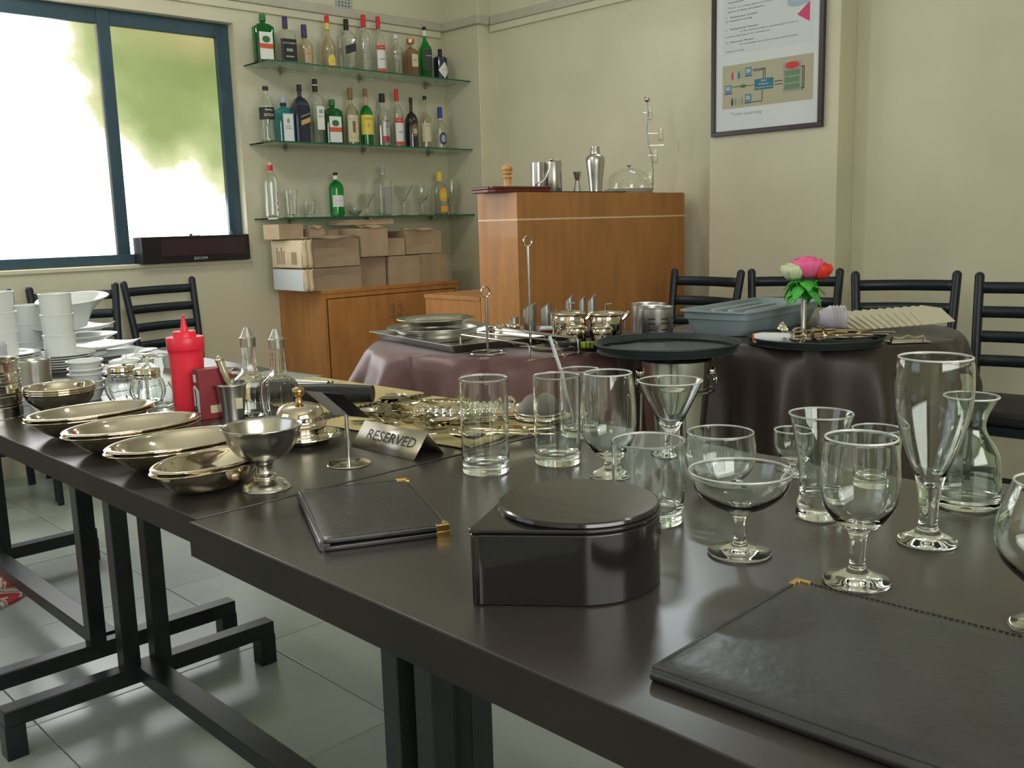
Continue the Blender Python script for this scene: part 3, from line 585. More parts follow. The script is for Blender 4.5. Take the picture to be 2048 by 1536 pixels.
# glasses on the bottom shelf
SG = 'glasses on the bottom glass shelf'
gl('tall straight tumbler beside the red banded bottle on the bottom shelf', 2.905, 4.72, s3, *tumbler(.027, .036, .146, .012, .002), group=SG, seg=28, m=G_clear)
gl('short tumbler next to the tall tumbler on the bottom shelf', 3.022, 4.72, s3, *tumbler(.025, .034, .088, .012, .002), group=SG, seg=28, m=G_clear)
gl('round bowl glass right of the green bottle on the bottom shelf', 3.305, 4.69, s3, [(0, .002), (.02, .001), (.036, .03), (.038, .05), (.032, .085)], [(.030, .085), (.036, .05), (.033, .03), (.015, .008), (0, .006)], group=SG, seg=28, m=G_clear)
def vg(label, x, r, h, hb, k=1.0, tul=0):
    o = [(0, .003), (.026 * k, .0008), (.028 * k, .0025), (.010, .006), (.0042, .014), (.0042, hb - .006), (.008, hb + .002)]
    i = []
    if tul: o += [(r * .85, hb + (h - hb) * .30), (r, hb + (h - hb) * .62), (r * .93, h)]; i = [(r * .9, h), (r * .95, hb + (h - hb) * .62), (r * .78, hb + (h - hb) * .32), (0, hb + .008)]
    else: o += [(r, h)]; i = [(r - .002, h), (.006, hb + .008), (0, hb + .006)]
    gl(label, x, 4.72, s3, o, i, 'stemmed_glass', group=SG, seg=28, m=G_clear)
vg('small V shaped stemmed glass right of the round bowl glass', 3.414, .046, .126, .052)
vg('largest V shaped cocktail glass on the bottom shelf', 3.689, .058, .178, .088, 1.2)
vg('tulip wine glass between the cocktail glass and amber bottle', 3.830, .040, .192, .070, 1.1, 1)
vg('slim flute glass at the right end of the bottom shelf', 4.075, .032, .215, .060, .95, 1)

# ------------------------------------------------------------------ black box with round lid
t = thing('gloss_box', 'glossy black teardrop shaped box with round lid', 'box', (.741, .670, .75))
poly = []; r = .0865; tip = (-.132, .026)
dl = math.hypot(*tip); base_a = math.atan2(tip[1], tip[0]); al = math.acos(r / dl)
n = 56
for i in range(n + 1):
    a = base_a + al + (2 * PI - 2 * al) * i / n; poly.append((r * math.cos(a), r * math.sin(a)))
tt = []
for k in range(5):
    a = base_a - PI / 2 + al * 0 + (k / 4) * PI; tt.append((tip[0] * .935 + .0085 * math.cos(a), tip[1] * .935 + .0085 * math.sin(a)))
obj('base', G().prism(poly + tt, 0, .0745), M_gloss, t, bevel=.002, smooth=30)
obj('lid_rim', G().prism([(x * 1.012, y * 1.012) for x, y in poly + tt], .0755, .0800), M_gloss, t, bevel=.0015, smooth=30)
obj('round_lid', G().lathe([(0, .080), (r * .985, .080), (r * 1.0, .082), (r * .99, .0850), (r * .965, .0862), (0, .0862)], 64), M_gloss, t, smooth=18)
obj('finger_notch', G().lathe([(0, -.001), (.0065, -.001), (.0065, .0006), (0, .0008)], 20, .6, 1, M=T(.0868 * math.cos(-.75), .0868 * math.sin(-.75), .055, 0, PI / 2, 0) if 0 else T(.0868 * math.cos(-1.0), .0868 * math.sin(-1.0), .058, PI / 2, 0, -1.0 + PI / 2)), M_leather, t)

# ------------------------------------------------------------------ menu covers
def cover(label, corner, e1, e2, th, gold, puff=0):
    """corner + e1 (short side) + e2 (long side) give the leather cover"""
    o = Vector((*corner, .7502)); a = Vector((*e1, 0)); b_ = Vector((*e2, 0)); la, lb_ = a.length, b_.length; rz = math.atan2(a.y, a.x)
    t = thing('menu_cover', label, 'menu', tuple(o), rz, 'leather menu covers on the foreground table')
    sgn = 1 if a.cross(b_).z > 0 else -1
    def leaf(z, dz, tilt, nm):
        def f(u, v): return (u * la, sgn * v * lb_, z + tilt * (1 - u) + puff * math.sin(PI * v) * math.sin(PI * u) * .5)
        return obj(nm, G().grid(f, 10, 14), M_leather, t, solid=dz, bevel=.001)
    lo = leaf(th * .22, th * .42, 0, 'back_cover'); hi = leaf(th * .78, th * .42, .0015, 'front_cover')
    g = G(); g.tube([(.0, 0 + sgn * .002, th * .5), (0, sgn * (lb_ - .002), th * .5)], th * .5, 12); obj('spine', g, M_leather, t)
    g = G()
    def stitch(p0, p1):
        p0, p1 = Vector(p0), Vector(p1); n = int((p1 - p0).length / .0052)
        for k in range(n):
            p = p0.lerp(p1, (k + .2) / n); q_ = p0.lerp(p1, (k + .8) / n)
            g.tube([p, q_], .0006, 5)
    zt = th + .0012
    stitch((.004, sgn * .004, zt), (la - .004, sgn * .004, th)); stitch((la - .004, sgn * .004, th), (la - .004, sgn * (lb_ - .004), th)); stitch((.004, sgn * (lb_ - .004), zt), (la - .004, sgn * (lb_ - .004), th))
    s = obj('stitching', g, M_stitch, t); s['kind'] = 'stuff'
    for (cx, cy, ux, uy) in gold:
        yy = sgn * cy * lb_; xx = cx * la; k = .017; w_ = .0058
        for zz in (th * .22, th * .82):
            g = G(); pl = [(0, 0), (ux * k, 0), (ux * k, sgn * uy * w_), (ux * w_, sgn * uy * w_), (ux * w_, sgn * uy * k), (0, sgn * uy * k)]
            if ux * uy * sgn < 0: pl.reverse()
            g.prism([(xx - ux * .0008 + p[0], yy - sgn * uy * .0008 + p[1]) for p in pl], zz - th * .26, zz + th * .29)
            obj('gold_corner', g, M_gold, t, bevel=.0006, label='gilt metal corner')
    return t
cover('large black leather menu cover with one gilt corner, cut off at bottom right', (.603, .466), (.258, .012), (.018, -.36), .011, [(1, 0, -1, 1)])
cover('small black leather bill folder with two gilt corners left of the black box', (.598, .947), (.138, -.066), (.112, .212), .014, [(1, 0, -1, 1), (1, 1, -1, -1)], .004)

# ------------------------------------------------------------------ reserved sign
A = Vector((.943, 1.387)); B = Vector((.948, 1.218)); u = (B - A); ln = u.length; rz = math.atan2(u.y, u.x)
t = thing('reserved_sign', 'folded steel tent sign reading RESERVED', 'sign', (A.x, A.y, .7502), rz)
d2, hh = .066, .041
def wedge(y0, y1, name):
    g = G(); g.add([(0, y0, 0), (ln, y0, 0), (ln, y1, hh), (0, y1, hh)], [(0, 1, 2, 3)]); return obj(name, g, M_satsteel, t, solid=.0014)
wedge(0, d2 / 2, 'front_face'); fb = wedge(d2, d2 / 2, 'back_face')
t.rotation_euler = (0, 0, rz)
g = G(); sl = math.hypot(d2 / 2, hh); nx = Vector((0, -hh / sl, (d2 / 2) / sl))
text(g, 'RESERVED', .128, .019, lambda a, b_: Vector((a, b_ / sl * d2 / 2, b_ / sl * hh)) + nx * .0014, (ln * .54, sl * .54))
obj('lettering', g, col['ink'], t, smooth=0)

# ------------------------------------------------------------------ small things on the middle table
def steel_thing(name, label, cat, loc, parts, group=None, rz=0):
    t = thing(name, label, cat, loc, rz, group)
    for nm, g, m in parts: obj(nm, g, m, t, smooth=40)
    return t
steel_thing('table_number_stand', 'steel table stand with round foot and tilted dark plate', 'stand', (.867, 1.285, .7502), [
    ('foot', G().lathe([(0, 0), (.0355, 0), (.036, .001), (.035, .0022), (.01, .0030), (0, .0030)], 40), M_mirror),
    ('pole', G().tube([(0, 0, .002), (0, 0, .083)], .0033, 12), M_steel),
    ('plate', (lambda c, a, b_: G().add([c - a - b_, c + a - b_, c + a + b_, c - a + b_, *[p + Vector((.0010, .0010, -.0012)) for p in (c - a - b_, c + a - b_, c + a + b_, c - a + b_)]], [(0, 1, 2, 3), (7, 6, 5, 4), (0, 4, 5, 1), (1, 5, 6, 2), (2, 6, 7, 3), (3, 7, 4, 0)]))(Vector((-.006, .014, .098)), Vector((.016, -.027, -.002)), Vector((-.018, .012, .021))), M_plate),
    ('dark_insert', (lambda c, a, b_: G().add([c - a - b_, c + a - b_, c + a + b_, c - a + b_, *[p + Vector((-.0010, -.0012, .0012)) for p in (c - a - b_, c + a - b_, c + a + b_, c - a + b_)]], [(3, 2, 1, 0), (4, 5, 6, 7), (1, 5, 4, 0), (2, 6, 5, 1), (3, 7, 6, 2), (0, 4, 7, 3)]))(Vector((.0015, .000, .0965)), Vector((.0088, -.0148, -.0011)), Vector((-.0170, .0115, .0200))), M_blackp)])
M_cup = mat('cup_steel', (.52, .50, .45), .24, 1)
cup = sm([(0, .004), (.034, .0005), (.0375, .002), (.030, .009), (.018, .015), (.019, .018), (.0165, .021), (.0130, .025), (.0128, .036), (.018, .043), (.034, .050), (.048, .066), (.0555, .088), (.0595, .0935), (.0590, .0955)], 4) + sm([(.056, .0935), (.0535, .087), (.046, .067), (.032, .053), (0, .048)], 4)
tag(obj('sundae_cup', G().lathe(cup, 48), M_cup, loc=(.702, 1.262, .7502)), 'footed steel sundae cup in front of the oval platters', 'cup')
t = thing('butter_dish', 'domed steel butter dish with brass knob on a round plate', 'dish', (.908, 1.492, .7502))
obj('plate', G().lathe(sm([(0, .003), (.045, .002), (.052, .006), (.072, .012), (.0735, .013), (.071, .0145), (.052, .009), (.045, .0055), (0, .005)], 3), 44), M_mirror, t)
dm = obj('dome', G().lathe(sm([(.0485, .006), (.0475, .012), (.045, .018), (.0455, .030), (.0475, .034), (.0455, .037), (.0435, .040), (.0425, .052), (.036, .064), (.020, .071), (0, .073)], 4), 44), M_mirror, t)
obj('knob', G().lathe(sm([(.008, .070), (.006, .077), (.0045, .081), (.009, .086), (.0115, .092), (.009, .098), (0, .101)], 4), 20), M_brass, dm)
# oval platters, two to a stack
pl = sm([(0, .004), (.070, .004), (.088, .010), (.108, .026), (.117, .036), (.123, .0370), (.1265, .0365), (.1275, .0380), (.123, .0395), (.115, .0385), (.105, .028), (.086, .013), (.070, .0075), (0, .007)], 3)
pg = G().lathe(pl, 56, .97, .61); first = None
for k, (x, y, rzz) in enumerate(((.650, 1.326, .20), (.683, 1.495, -.03), (.686, 1.690, -.02), (.688, 1.890, 0))):
    place = ('nearest the sundae cup', 'second from the sundae cup', 'third from the sundae cup, before the ketchup bottle', 'farthest from the sundae cup, by the steel bowls')[k]
    for j in range(2):
        lb = f'{"upper" if j else "lower"} oval steel platter of the stack {place}'
        if first is None: first = tag(obj('oval_platter', pg, M_mirror, loc=(x, y, .7502), rz=rzz), lb, 'platter', 'oval steel platters in stacks of two'); first.scale = (.80, .80, 1)
        else:
            o = dup(first, (x + .0015 * j, y, .7502 + .0062 * j), rzz + .01 * j, lb)
            o.scale = (.80, .80, 1) if k == 0 else (1, 1, 1)
# steel bowls nested
bg = G().lathe(sm([(0, .001), (.030, .0), (.048, .010), (.066, .030), (.0725, .046), (.0745, .0475), (.0735, .0488), (.0705, .046), (.064, .031), (.047, .013), (.03, .003), (0, .003)], 3), 44); first = None
for j in range(3):
    lb = ('bottom', 'middle', 'topmost')[j] + ' steel bowl of the nested three left of the ramekins'
    first_l = tag(obj('steel_bowl', bg, M_mirror, loc=(.728, 2.166, .7502)), lb, 'bowl', 'nested steel bowls') if first is None else dup(first, (.728, 2.166, .7502 + .005 * j), label=lb)
    first = first or first_l
# banded steel tins at the left edge
tg_ = G().lathe(sm([(0, 0), (.050, 0), (.053, .001), (.0535, .024), (.055, .0285), (.0545, .0295), (.0515, .026), (.0505, .003), (0, .003)], 2), 40); first = None
for j in range(5):
    lb = ('lowest', 'second lowest', 'middle', 'second highest', 'topmost')[j] + ' steel tin of the stack cut off by the left edge'
    o = tag(obj('steel_tin', tg_, M_steel, loc=(.616, 2.232, .7502)), lb, 'tin', 'stacked steel tins') if first is None else dup(first, (.616, 2.232, .7502 + .0235 * j), label=lb)
    first = first or o
gl('plain steel cylinder cup standing behind the nested bowls', .765, 2.44, .7502, [(0, .001), (.036, .0), (.0385, .003), (.0385, .05), (.0395, .086), (.0385, .088)], [(.037, .086), (.037, .05), (.036, .005), (0, .004)], 'steel_cup', 'cup', m=M_brush)
# ramekins
rg = G().lathe(sm([(0, .001), (.024, 0), (.027, .003), (.034, .018), (.0385, .026), (.041, .027), (.041, .030), (.038, .031), (.0345, .027), (.030, .016), (.024, .006), (0, .005)], 3), 36, rib=.012, nrib=18); first = None
for j in range(5):
    lb = ('lowest', 'second lowest', 'middle', 'second highest', 'topmost')[j] + ' white ramekin of the leaning stack by the glass shakers'
    o = tag(obj('ramekin', rg, M_white, loc=(.830, 2.285, .7502)), lb, 'ramekin', 'stacked white ramekins') if first is None else dup(first, (.830 + .0015 * (j % 2), 2.285 + .002 * (j % 3), .7502 + .0155 * j), j * .3, lb)
    if first and j in (2, 3): o.rotation_euler = (.05 * (-1) ** j, .03, j)
    first = first or o
# glass shakers
def shaker(label, x, y):
    t = thing('cheese_shaker', label, 'shaker', (x, y, .7502), 0, 'ribbed glass shakers with steel lids')
    pr = sm([(0, .002), (.026, .0), (.031, .004), (.0385, .022), (.039, .036), (.034, .052), (.0285, .060), (.0285, .066)], 4)
    inn = [(a - .003, b_ + .001) for a, b_ in reversed(pr) if a > .012 and b_ > .003] + [(0, .006)]
    obj('glass_jar', G().lathe(pr + inn, 48, rib=.035, nrib=12, wave=30), G_table, t, smooth=60)
    obj('lid', G().lathe(sm([(.0295, .060), (.0305, .062), (.0295, .065), (.0305, .068), (.0300, .072), (.029, .077), (.024, .081), (0, .083)], 3), 32), M_mirror, t)
shaker('ribbed glass shaker with steel lid, nearer of the pair beside the ketchup', .902, 2.118); shaker('ribbed glass shaker with steel lid, farther of the pair, partly hidden', .881, 2.207)
gl('plain straight glass hidden behind the red ketchup bottle', .872, 1.985, .7502, *tumbler(.029, .030, .122, .010), m=G_table)
# ketchup bottle
t = thing('ketchup_bottle', 'red plastic squeeze bottle with pointed nozzle', 'bottle', (.911, 1.932, .7502), 0)
obj('squeeze_body', G().lathe(sm([(0, .0), (.031, .0), (.033, .003), (.0335, .05), (.0345, .10), (.036, .130), (.036, .136), (0, .137)], 3), 36), M_red, t)
cp = obj('cap', G().lathe([(0, .136), (.0375, .136), (.0385, .138), (.0385, .160), (.0375, .162), (.024, .162), (.0235, .164), (.0235, .1725), (.022, .174), (0, .174)], 36), M_red, t, smooth=30)
obj('nozzle', G().lathe(sm([(.0085, .173), (.0075, .18), (.0035, .200), (.0034, .203), (.0036, .205), (0, .208)], 3), 18), M_red, cp)
# red spoon box
t = thing('cutlery_box', 'small red and white printed carton with a spoon picture', 'box', (.904, 1.836, .7502), -.12)
obj('carton', G().box(-.02, .036, -.013, .022, 0, .103), M_redprint, t, bevel=.001)
obj('side_print', G().add([(-.0207, -.012, .004), (-.0207, .021, .004), (-.0207, .021, .066), (-.0207, .010, .070), (-.0207, -.012, .060)], [(0, 4, 3, 2, 1)]), K['white'], t)
obj('side_print', G().box(-.0212, -.0205, .002, .016, .076, .092), K['white'], t)
obj('picture_spoon', G().tube([(-.0215, .010, .062), (-.0215, .006, .045), (-.0215, .007, .03)], .0012, 6).ball((-.0215, .008, .020), .0055, 10, 1.5), K['ink'], t)
obj('front_print', G().box(.0, .02, -.0136, -.0128, .012, .028), K['cream'], t)
# small steel bucket with a handle sticking out
t = thing('small_bucket', 'small dark steel bucket between the red carton and the cruets', 'bucket', (.940, 1.802, .7502))
obj('pail', G().lathe(sm([(0, .001), (.022, .0), (.0235, .002), (.030, .066), (.0325, .068), (.0325, .0705), (.030, .071), (.028, .066), (.021, .004), (0, .003)], 3), 36), M_brush, t)
obj('label', G().box(.004, .018, -.0285, -.0262, .022, .044, T(0, 0, 0, 0, 0, -.4)), K['cream'], t)
t = tag(obj('ice_tongs', G().tube([(.947, 1.795, .758), (.937, 1.805, .815), (.926, 1.815, .868)], [.006, .0075, .0085], 12).ball((.9255, 1.8155, .870), .0092, 10), M_mirror), 'fluted steel utensil handle standing in the small bucket', 'utensil')
# oil and vinegar cruets
def cruet(label, x, y, a):
    t = thing('oil_cruet', label, 'cruet', (x, y, .7502), a, 'glass oil and vinegar cruets')
    pr = sm([(0, .003, 0), (.026, .001, 0), (.031, .005, 0), (.036, .030, 0), (.037, .058, 0), (.033, .074, 0), (.0200, .088, 0), (.0155, .100, 0), (.0135, .125, 0), (.0138, .148, 0)], 3)
    inn = [(max(.006, p[0] - .0035), p[1] + .002) for p in reversed(pr) if p[0] > .01 and p[1] > .004] + [(0, .009)]
    obj('glass_body', G().lathe(pr + inn, 40, rib=.04, nrib=8), G_clear, t, smooth=25)
    obj('stopper', G().lathe([(0, .143), (.0155, .143), (.016, .146), (.016, .158), (.0165, .160), (.0165, .162), (.0135, .164), (.0055, .182), (.004, .183), (0, .183)], 28), M_brush, t, smooth=30)
cruet('clear glass cruet with pointed steel stopper, left of the pair', .980, 1.794, 0); cruet('clear glass cruet with pointed steel stopper, right of the pair', 1.000, 1.714, .3)

# ------------------------------------------------------------------ placemats and flatware
def placemat(label, cx, cy, lx, ly, rz, z=.7502):
    t = thing('bamboo_placemat', label, 'placemat', (cx, cy, z), rz, 'ribbed bamboo placemats')
    n = int(ly / .0125); g0 = G().tube([(-lx / 2, 0, .0024), (lx / 2, 0, .0024)], .0061, 8, flat=.40)
    first = None
    for i in range(n):
        yy = -ly / 2 + (i + .5) * ly / n
        if first is None: first = obj('slat', g0, M_mat, t, loc=(0, yy, 0))
        else: o = first.copy(); C.objects.link(o); o.location = (0, yy, random.uniform(0, .0003))
    return t
placemat('bamboo placemat under the crystal servers, nearest the strainer', 1.200, 1.425, .40, .34, PI / 2 + .12)
placemat('bamboo placemat farther back, beside the round table cloth', 1.200, 1.90, .42, .30, PI / 2 + .05)
def flat(kind, L_=.17):
    g = G()
    def strip(pts): # (x, halfwidth, z)
        vs = []
        for x, hw, z in pts: vs += [(x, -hw, z), (x, hw, z), (x, hw, z + .0022), (x, -hw, z + .0022)]
        fs = [(0, 1, 2, 3)] + [tuple(4 * i + q for q in (a, a2)) + (4 * i + 4 + a2, 4 * i + 4 + a) for i in range(len(pts) - 1) for a, a2 in ((0, 1), (1, 2), (2, 3), (3, 0))] + [tuple(4 * (len(pts) - 1) + q for q in (3, 2, 1, 0))]
        g.add(vs, fs)
    strip([(0, .006, .001), (.01, .0085, .0015), (.05, .0065, .003), (.095, .0032, .006), (.115, .0028, .006)])
    if kind == 'fork':
        strip([(.113, .003, .006), (.122, .009, .003), (.135, .011, .002)])
        for k in range(4):
            y = -.0085 + k * .00567
            g.tube([(.133, y, .003), (.15, y, .004), (.17, y, .009)], [.0019, .0017, .0009], 6)
    elif kind == 'spoon':
        n = 8
        def f(u, v):
            x = .112 + .055 * u; hw = .018 * math.sqrt(max(.02, 1 - (2 * u - 1.05) ** 2)); y = (v - .5) * 2 * hw
            return (x, y, .008 - .0075 * math.sin(PI * u) * math.sqrt(max(0, 1 - (2 * v - 1) ** 2)))
        g.grid(f, 10, 8)
        k0 = len(g.v); nn = 99; top = [(x, y, z + .0014) for x, y, z in g.v[-nn:]]
        fs = [f_ for f_ in g.f[-80:]]; off = k0 - nn
        g.add(top, [tuple(reversed([i - off for i in f_])) for f_ in fs])
    elif kind == 'knife': strip([(.112, .003, .005), (.12, .009, .003), (.17, .0095, .002), (.205, .007, .002), (.215, .001, .002)])
    elif kind == 'slotted':
        def f(u, v): return (.112 + .07 * u, (v - .5) * .05 * math.sin(PI * (.15 + .8 * u)), .008 - .004 * math.sin(PI * u))
        g.grid(f, 8, 6); k0 = len(g.v)
        g.add([(x, y, z + .0015) for x, y, z in g.v[-63:]], [tuple(reversed([i - (k0 - 63) for i in f_])) for f_ in g.f[-48:]])
    return g
PROT = {}
def ware(kind, label, x, y, z, rz, s=1, m=None, tilt=0, group='flatware lying on the placemats', roll=0):
    key = (kind, m.name if m else '')
    if key not in PROT: PROT[key] = obj(kind if kind != 'slotted' else 'serving_spoon', flat(kind), m or M_mirror, smooth=40); o = PROT[key]
    else: o = PROT[key].copy(); C.objects.link(o)
    o.location = (x, y, z); o.rotation_euler = (roll, tilt, rz); o.scale = (s, s, s)
    return tag(o, label, {'fork': 'fork', 'spoon': 'spoon', 'knife': 'knife', 'slotted': 'spoon'}[kind], group)
zt = .7565
ware('spoon', 'large serving spoon with dark bowl reaching over the mat edge toward the reserved sign', 1.205, 1.135, .762, 2.66, 1.15, tilt=-.03)
ware('fork', 'large serving fork with long tines resting on the dark serving spoon', 1.215, 1.150, .769, 2.68, 1.15)
ware('fork', 'fork farthest left of the row behind the reserved sign', 1.235, 1.33, zt, 2.80, .95)
ware('fork', 'fork in the row behind the reserved sign, second from left', 1.225, 1.31, zt + .004, 2.86, .95)
ware('spoon', 'spoon lying across the forks behind the reserved sign', 1.25, 1.29, zt + .010, 2.74, 1.0)
ware('knife', 'broad cake knife lying behind the forks on the mat', 1.17, 1.36, zt, 2.2, 1.0)
ware('spoon', 'shiny spoon left of the cake knife near the table stand', 1.08, 1.44, zt, 1.30, 1.0)
ware('fork', 'shiny fork beside the spoon near the table stand', 1.12, 1.44, zt, 1.35, 1.0)
ware('knife', 'slim knife between the shiny fork and the crystal server', 1.155, 1.50, zt, 1.1, 1.0)
ware('spoon', 'spoon pointing at the black roll on the near mat', 1.11, 1.50, zt + .006, .9, 1.0)
ware('fork', 'fork with its handle toward the strainer', 1.31, 1.30, zt, 2.55, 1.1)
ware('slotted', 'broad serving slice on the mat beside the tulip strainer', 1.345, 1.25, zt + .004, 2.5, 1.2)
for k, (kd, x, y, a, sc_, lb) in enumerate((('fork', 1.095, 1.335, 1.15, .95, 'fork with upturned tines just behind the reserved sign'), ('fork', 1.115, 1.325, 1.25, .95, 'fork beside the upturned fork behind the reserved sign'),
    ('knife', 1.30, 1.47, 2.35, .9, 'table knife under the farther crystal server'), ('spoon', 1.25, 1.52, 1.6, .95, 'spoon at the back of the near placemat'), ('fork', 1.33, 1.52, 2.9, .95, 'fork at the back corner of the near placemat'),
    ('slotted', 1.10, 1.52, .75, 1.0, 'broad serving slice beside the black pouch'), ('knife', 1.20, 1.22, 2.6, 1.1, 'long knife lying along the front edge of the near placemat'))):
    ware(kd, lb, x, y, zt + .006 + .002 * (k % 3), a, sc_)
# crystal handled pieces
M_cry = glass('crystal', (.98, .98, 1), ior=1.55)
def crystal(label, x, y, rz, n=6):
    t = thing('crystal_server', label, 'server', (x, y, .7565), rz, 'crystal handled servers on the placemat')
    g = G()
    for k in range(n): g.ball((.012 + .017 * k, 0, .011), .0095 - .0006 * abs(k - n / 2), 8)
    obj('crystal_handle', g, M_cry, t, smooth=0); obj('end_knob', G().ball((-.006, 0, .013), .0125, 8), M_cry, t, smooth=0)
    obj('blade', G().prism([(.105, -.007), (.13, -.012), (.18, -.015), (.205, 0), (.18, .015), (.13, .012), (.105, .007)], .003, .005), M_mirror, t)
crystal('crystal handled server with bright knob nearer the strainer', 1.305, 1.335, 2.45); crystal('crystal handled server farther from the strainer', 1.335, 1.40, 2.55)
crystal('crystal handled server lying beside the broad cake knife', 1.215, 1.425, 1.95, 5)
# mesh strainer
t = thing('mesh_strainer', 'upturned grey mesh strainer with steel rim behind the highball glasses', 'strainer', (1.305, 1.275, .757))
obj('mesh_bowl', G().lathe(sm([(.040, .012), (.039, .022), (.031, .038), (.016, .047), (0, .049)], 4), 36), M_mesh, t)
obj('rim', G().lathe(sm([(.047, 0), (.049, .003), (.0475, .006), (.0455, .008), (.0465, .012), (.043, .014), (.040, .012)], 3), 40), M_steel, t)
# black roll, steel tubes, papers at the back
tag(obj('black_pouch', G().tube([(1.04, 1.895, .775), (1.08, 1.845, .776), (1.16, 1.74, .776), (1.205, 1.68, .775)], [.019, .021, .021, .018], 16), M_seat), 'rolled black cloth pouch behind the table stand', 'pouch')
tag(obj('cigar_tube', G().tube([(1.165, 2.02, .770), (1.225, 1.88, .772)], .0085, 12), M_steel), 'long polished steel tube lying on the far mat', 'tube')
tag(obj('cigar_tube', G().tube([(1.185, 2.03, .770), (1.245, 1.895, .770)], .007, 12), M_brush), 'thin brushed steel tube beside the long polished tube', 'tube')
t = thing('can_opener', 'steel loop handled opener lying behind the cruets', 'opener', (1.13, 2.03, .757), 1.0)
obj('loop', G().tube([(.035 * math.cos(a * PI / 8), .016 * math.sin(a * PI / 8), .018) for a in range(16)], .004, 8, True), M_steel, t); obj('shaft', G().tube([(.03, 0, .018), (.10, -.01, .010)], [.007, .005], 8), M_steel, t)
def sheet(name, label, cat, cx, cy, z, lx, ly, rz, m, th=.003, curl=0):
    def f(u, v): return ((u - .5) * lx, (v - .5) * ly, curl * math.sin(PI * u) ** 2)
    return tag(obj(name, G().grid(f, 8, 2), m, loc=(cx, cy, z + th / 2), rz=rz, solid=th), label, cat)
sheet('brown_folder', 'brown paper folder lying behind the cruets', 'folder', 1.14, 2.20, .7505, .30, .20, 1.35, K['label'])
sheet('grey_card', 'grey green card lying at the back corner of the middle table', 'card', 1.28, 2.20, .7505, .20, .13, 1.7, K['grey'], .004)
sheet('sauce_sachet', 'shiny red sachet on top of the brown folder', 'sachet', 1.145, 2.27, .757, .12, .06, .7, mat('red_foil', (.75, .05, .04), .15, .4), .004, .012)
sheet('foil_sachet', 'silver foil sachet behind the red sachet', 'sachet', 1.19, 2.30, .760, .12, .045, .7, M_steel, .004, .016)

# ------------------------------------------------------------------ white crockery on the far left table
ZC = .7502
plg = G().lathe(sm([(0, .003), (.060, .001), (.066, .003), (.085, .011), (.0975, .0145), (.0985, .016), (.096, .0172), (.083, .014), (.064, .006), (0, .005)], 3), 44)
def stack(name, label, cat, g, m, x, y, z, n, dz, group, sc=1):
    first = None
    for j in range(n):
        lb = (f'{"topmost" if j == n - 1 else "lowest" if j == 0 else ["second", "third", "fourth", "fifth", "sixth", "seventh"][j - 1] + " from bottom"} ' + label)
        if first is None: first = tag(obj(name, g, m, loc=(x, y, z)), lb, cat, group); first.scale = (sc,) * 3
        else: dup(first, (x + random.uniform(-.002, .002), y + random.uniform(-.002, .002), z + dz * j), label=lb)
    return z + dz * (n - 1)
zt = stack('side_plate', 'white side plate of the pile under the cups', 'plate', plg, M_white, .975, 2.86, ZC, 6, .0068, 'white side plates under the cups', .92)
mugp = sm([(0, .002), (.037, 0), (.0395, .002), (.0410, .03), (.0420, .0565), (.0437, .0585), (.0432, .0602), (.0405, .0585), (.0390, .03), (.036, .005), (0, .004)], 3)
mg = G().lathe(mugp, 40)
stack('soup_cup', 'white straight sided cup of the tower on the side plates', 'cup', mg, M_white, .976, 2.862, zt + .006, 3, .058, 'white cups stacked in towers', 1.03)
stack('soup_cup', 'white straight sided cup of the tower partly hidden behind the front tower', 'cup', mg, M_white, .995, 3.16, ZC, 3, .056, 'white cups stacked in towers', 1.0)
z2 = stack('dinner_plate', 'white dinner plate of the pile at the left edge', 'plate', plg, M_white, .84, 2.92, ZC, 7, .0072, 'white dinner plates at the left edge', 1.0)
stack('soup_cup', 'white cup of the tall tower at the left edge of the photo', 'cup', mg, M_white, .838, 2.915, z2 + .012, 3, .056, 'white cups stacked in towers', 1.05)
t = thing('plastic_tub', 'clear plastic tub standing beside the left edge plates', 'tub', (.745, 2.74, ZC))
pr = [(0, .002), (.045, .0), (.050, .004), (.053, .09), (.055, .105)]; obj('tub', G().lathe(pr + [(a - .0015, b_ + .001) for a, b_ in reversed(pr) if a > 0] + [(0, .004)], 32), M_pink, t)
# nested oval plates, square plate, long plate and big bowl
lp = sm([(0, .003), (.085, .001), (.10, .004), (.145, .016), (.150, .018), (.147, .020), (.10, .008), (.085, .005), (0, .005)], 3)
tag(obj('oval_dish', G().lathe(lp, 52, 1.1, .52), M_white, loc=(1.135, 2.98, ZC), rz=-.15), 'long white oval dish lowest behind the lidded dishes', 'dish', 'white serving dishes')
tag(obj('oval_dish', G().lathe(lp, 52, .72, .62), M_white, loc=(1.105, 3.06, ZC + .055), rz=-.1), 'upper white oval dish under the pointed plates', 'dish', 'white serving dishes')
def sqplate(label, x, y, z, s, rz, tilt=0):
    def f(u, v):
        a, b_ = 2 * u - 1, 2 * v - 1; k = max(abs(a), abs(b_)); return (a * s, b_ * s, .016 * max(0, k - .55) ** 1.3 * 2.2 + .012 * (abs(a * b_)) ** 3)
    return tag(obj('square_plate', G().grid(f, 12, 12), M_white, loc=(x, y, z), rot=(tilt, 0, rz), solid=.004), label, 'plate', 'white square plates in the crockery pile')
sqplate('lower white square plate with a pointed corner toward the window', 1.12, 3.06, ZC + .030, .115, .3)
sqplate('upper white square plate directly under the big conical bowl', 1.085, 3.08, ZC + .088, .095, .15)
gl('small white bowl turned upside down inside the plate pile', 1.10, 3.07, ZC + .012, [(.085, 0), (.08, .012), (.05, .016), (0, .018)], [(0, .016), (.05, .013), (.08, 0)], 'white_bowl', 'bowl', m=M_white)
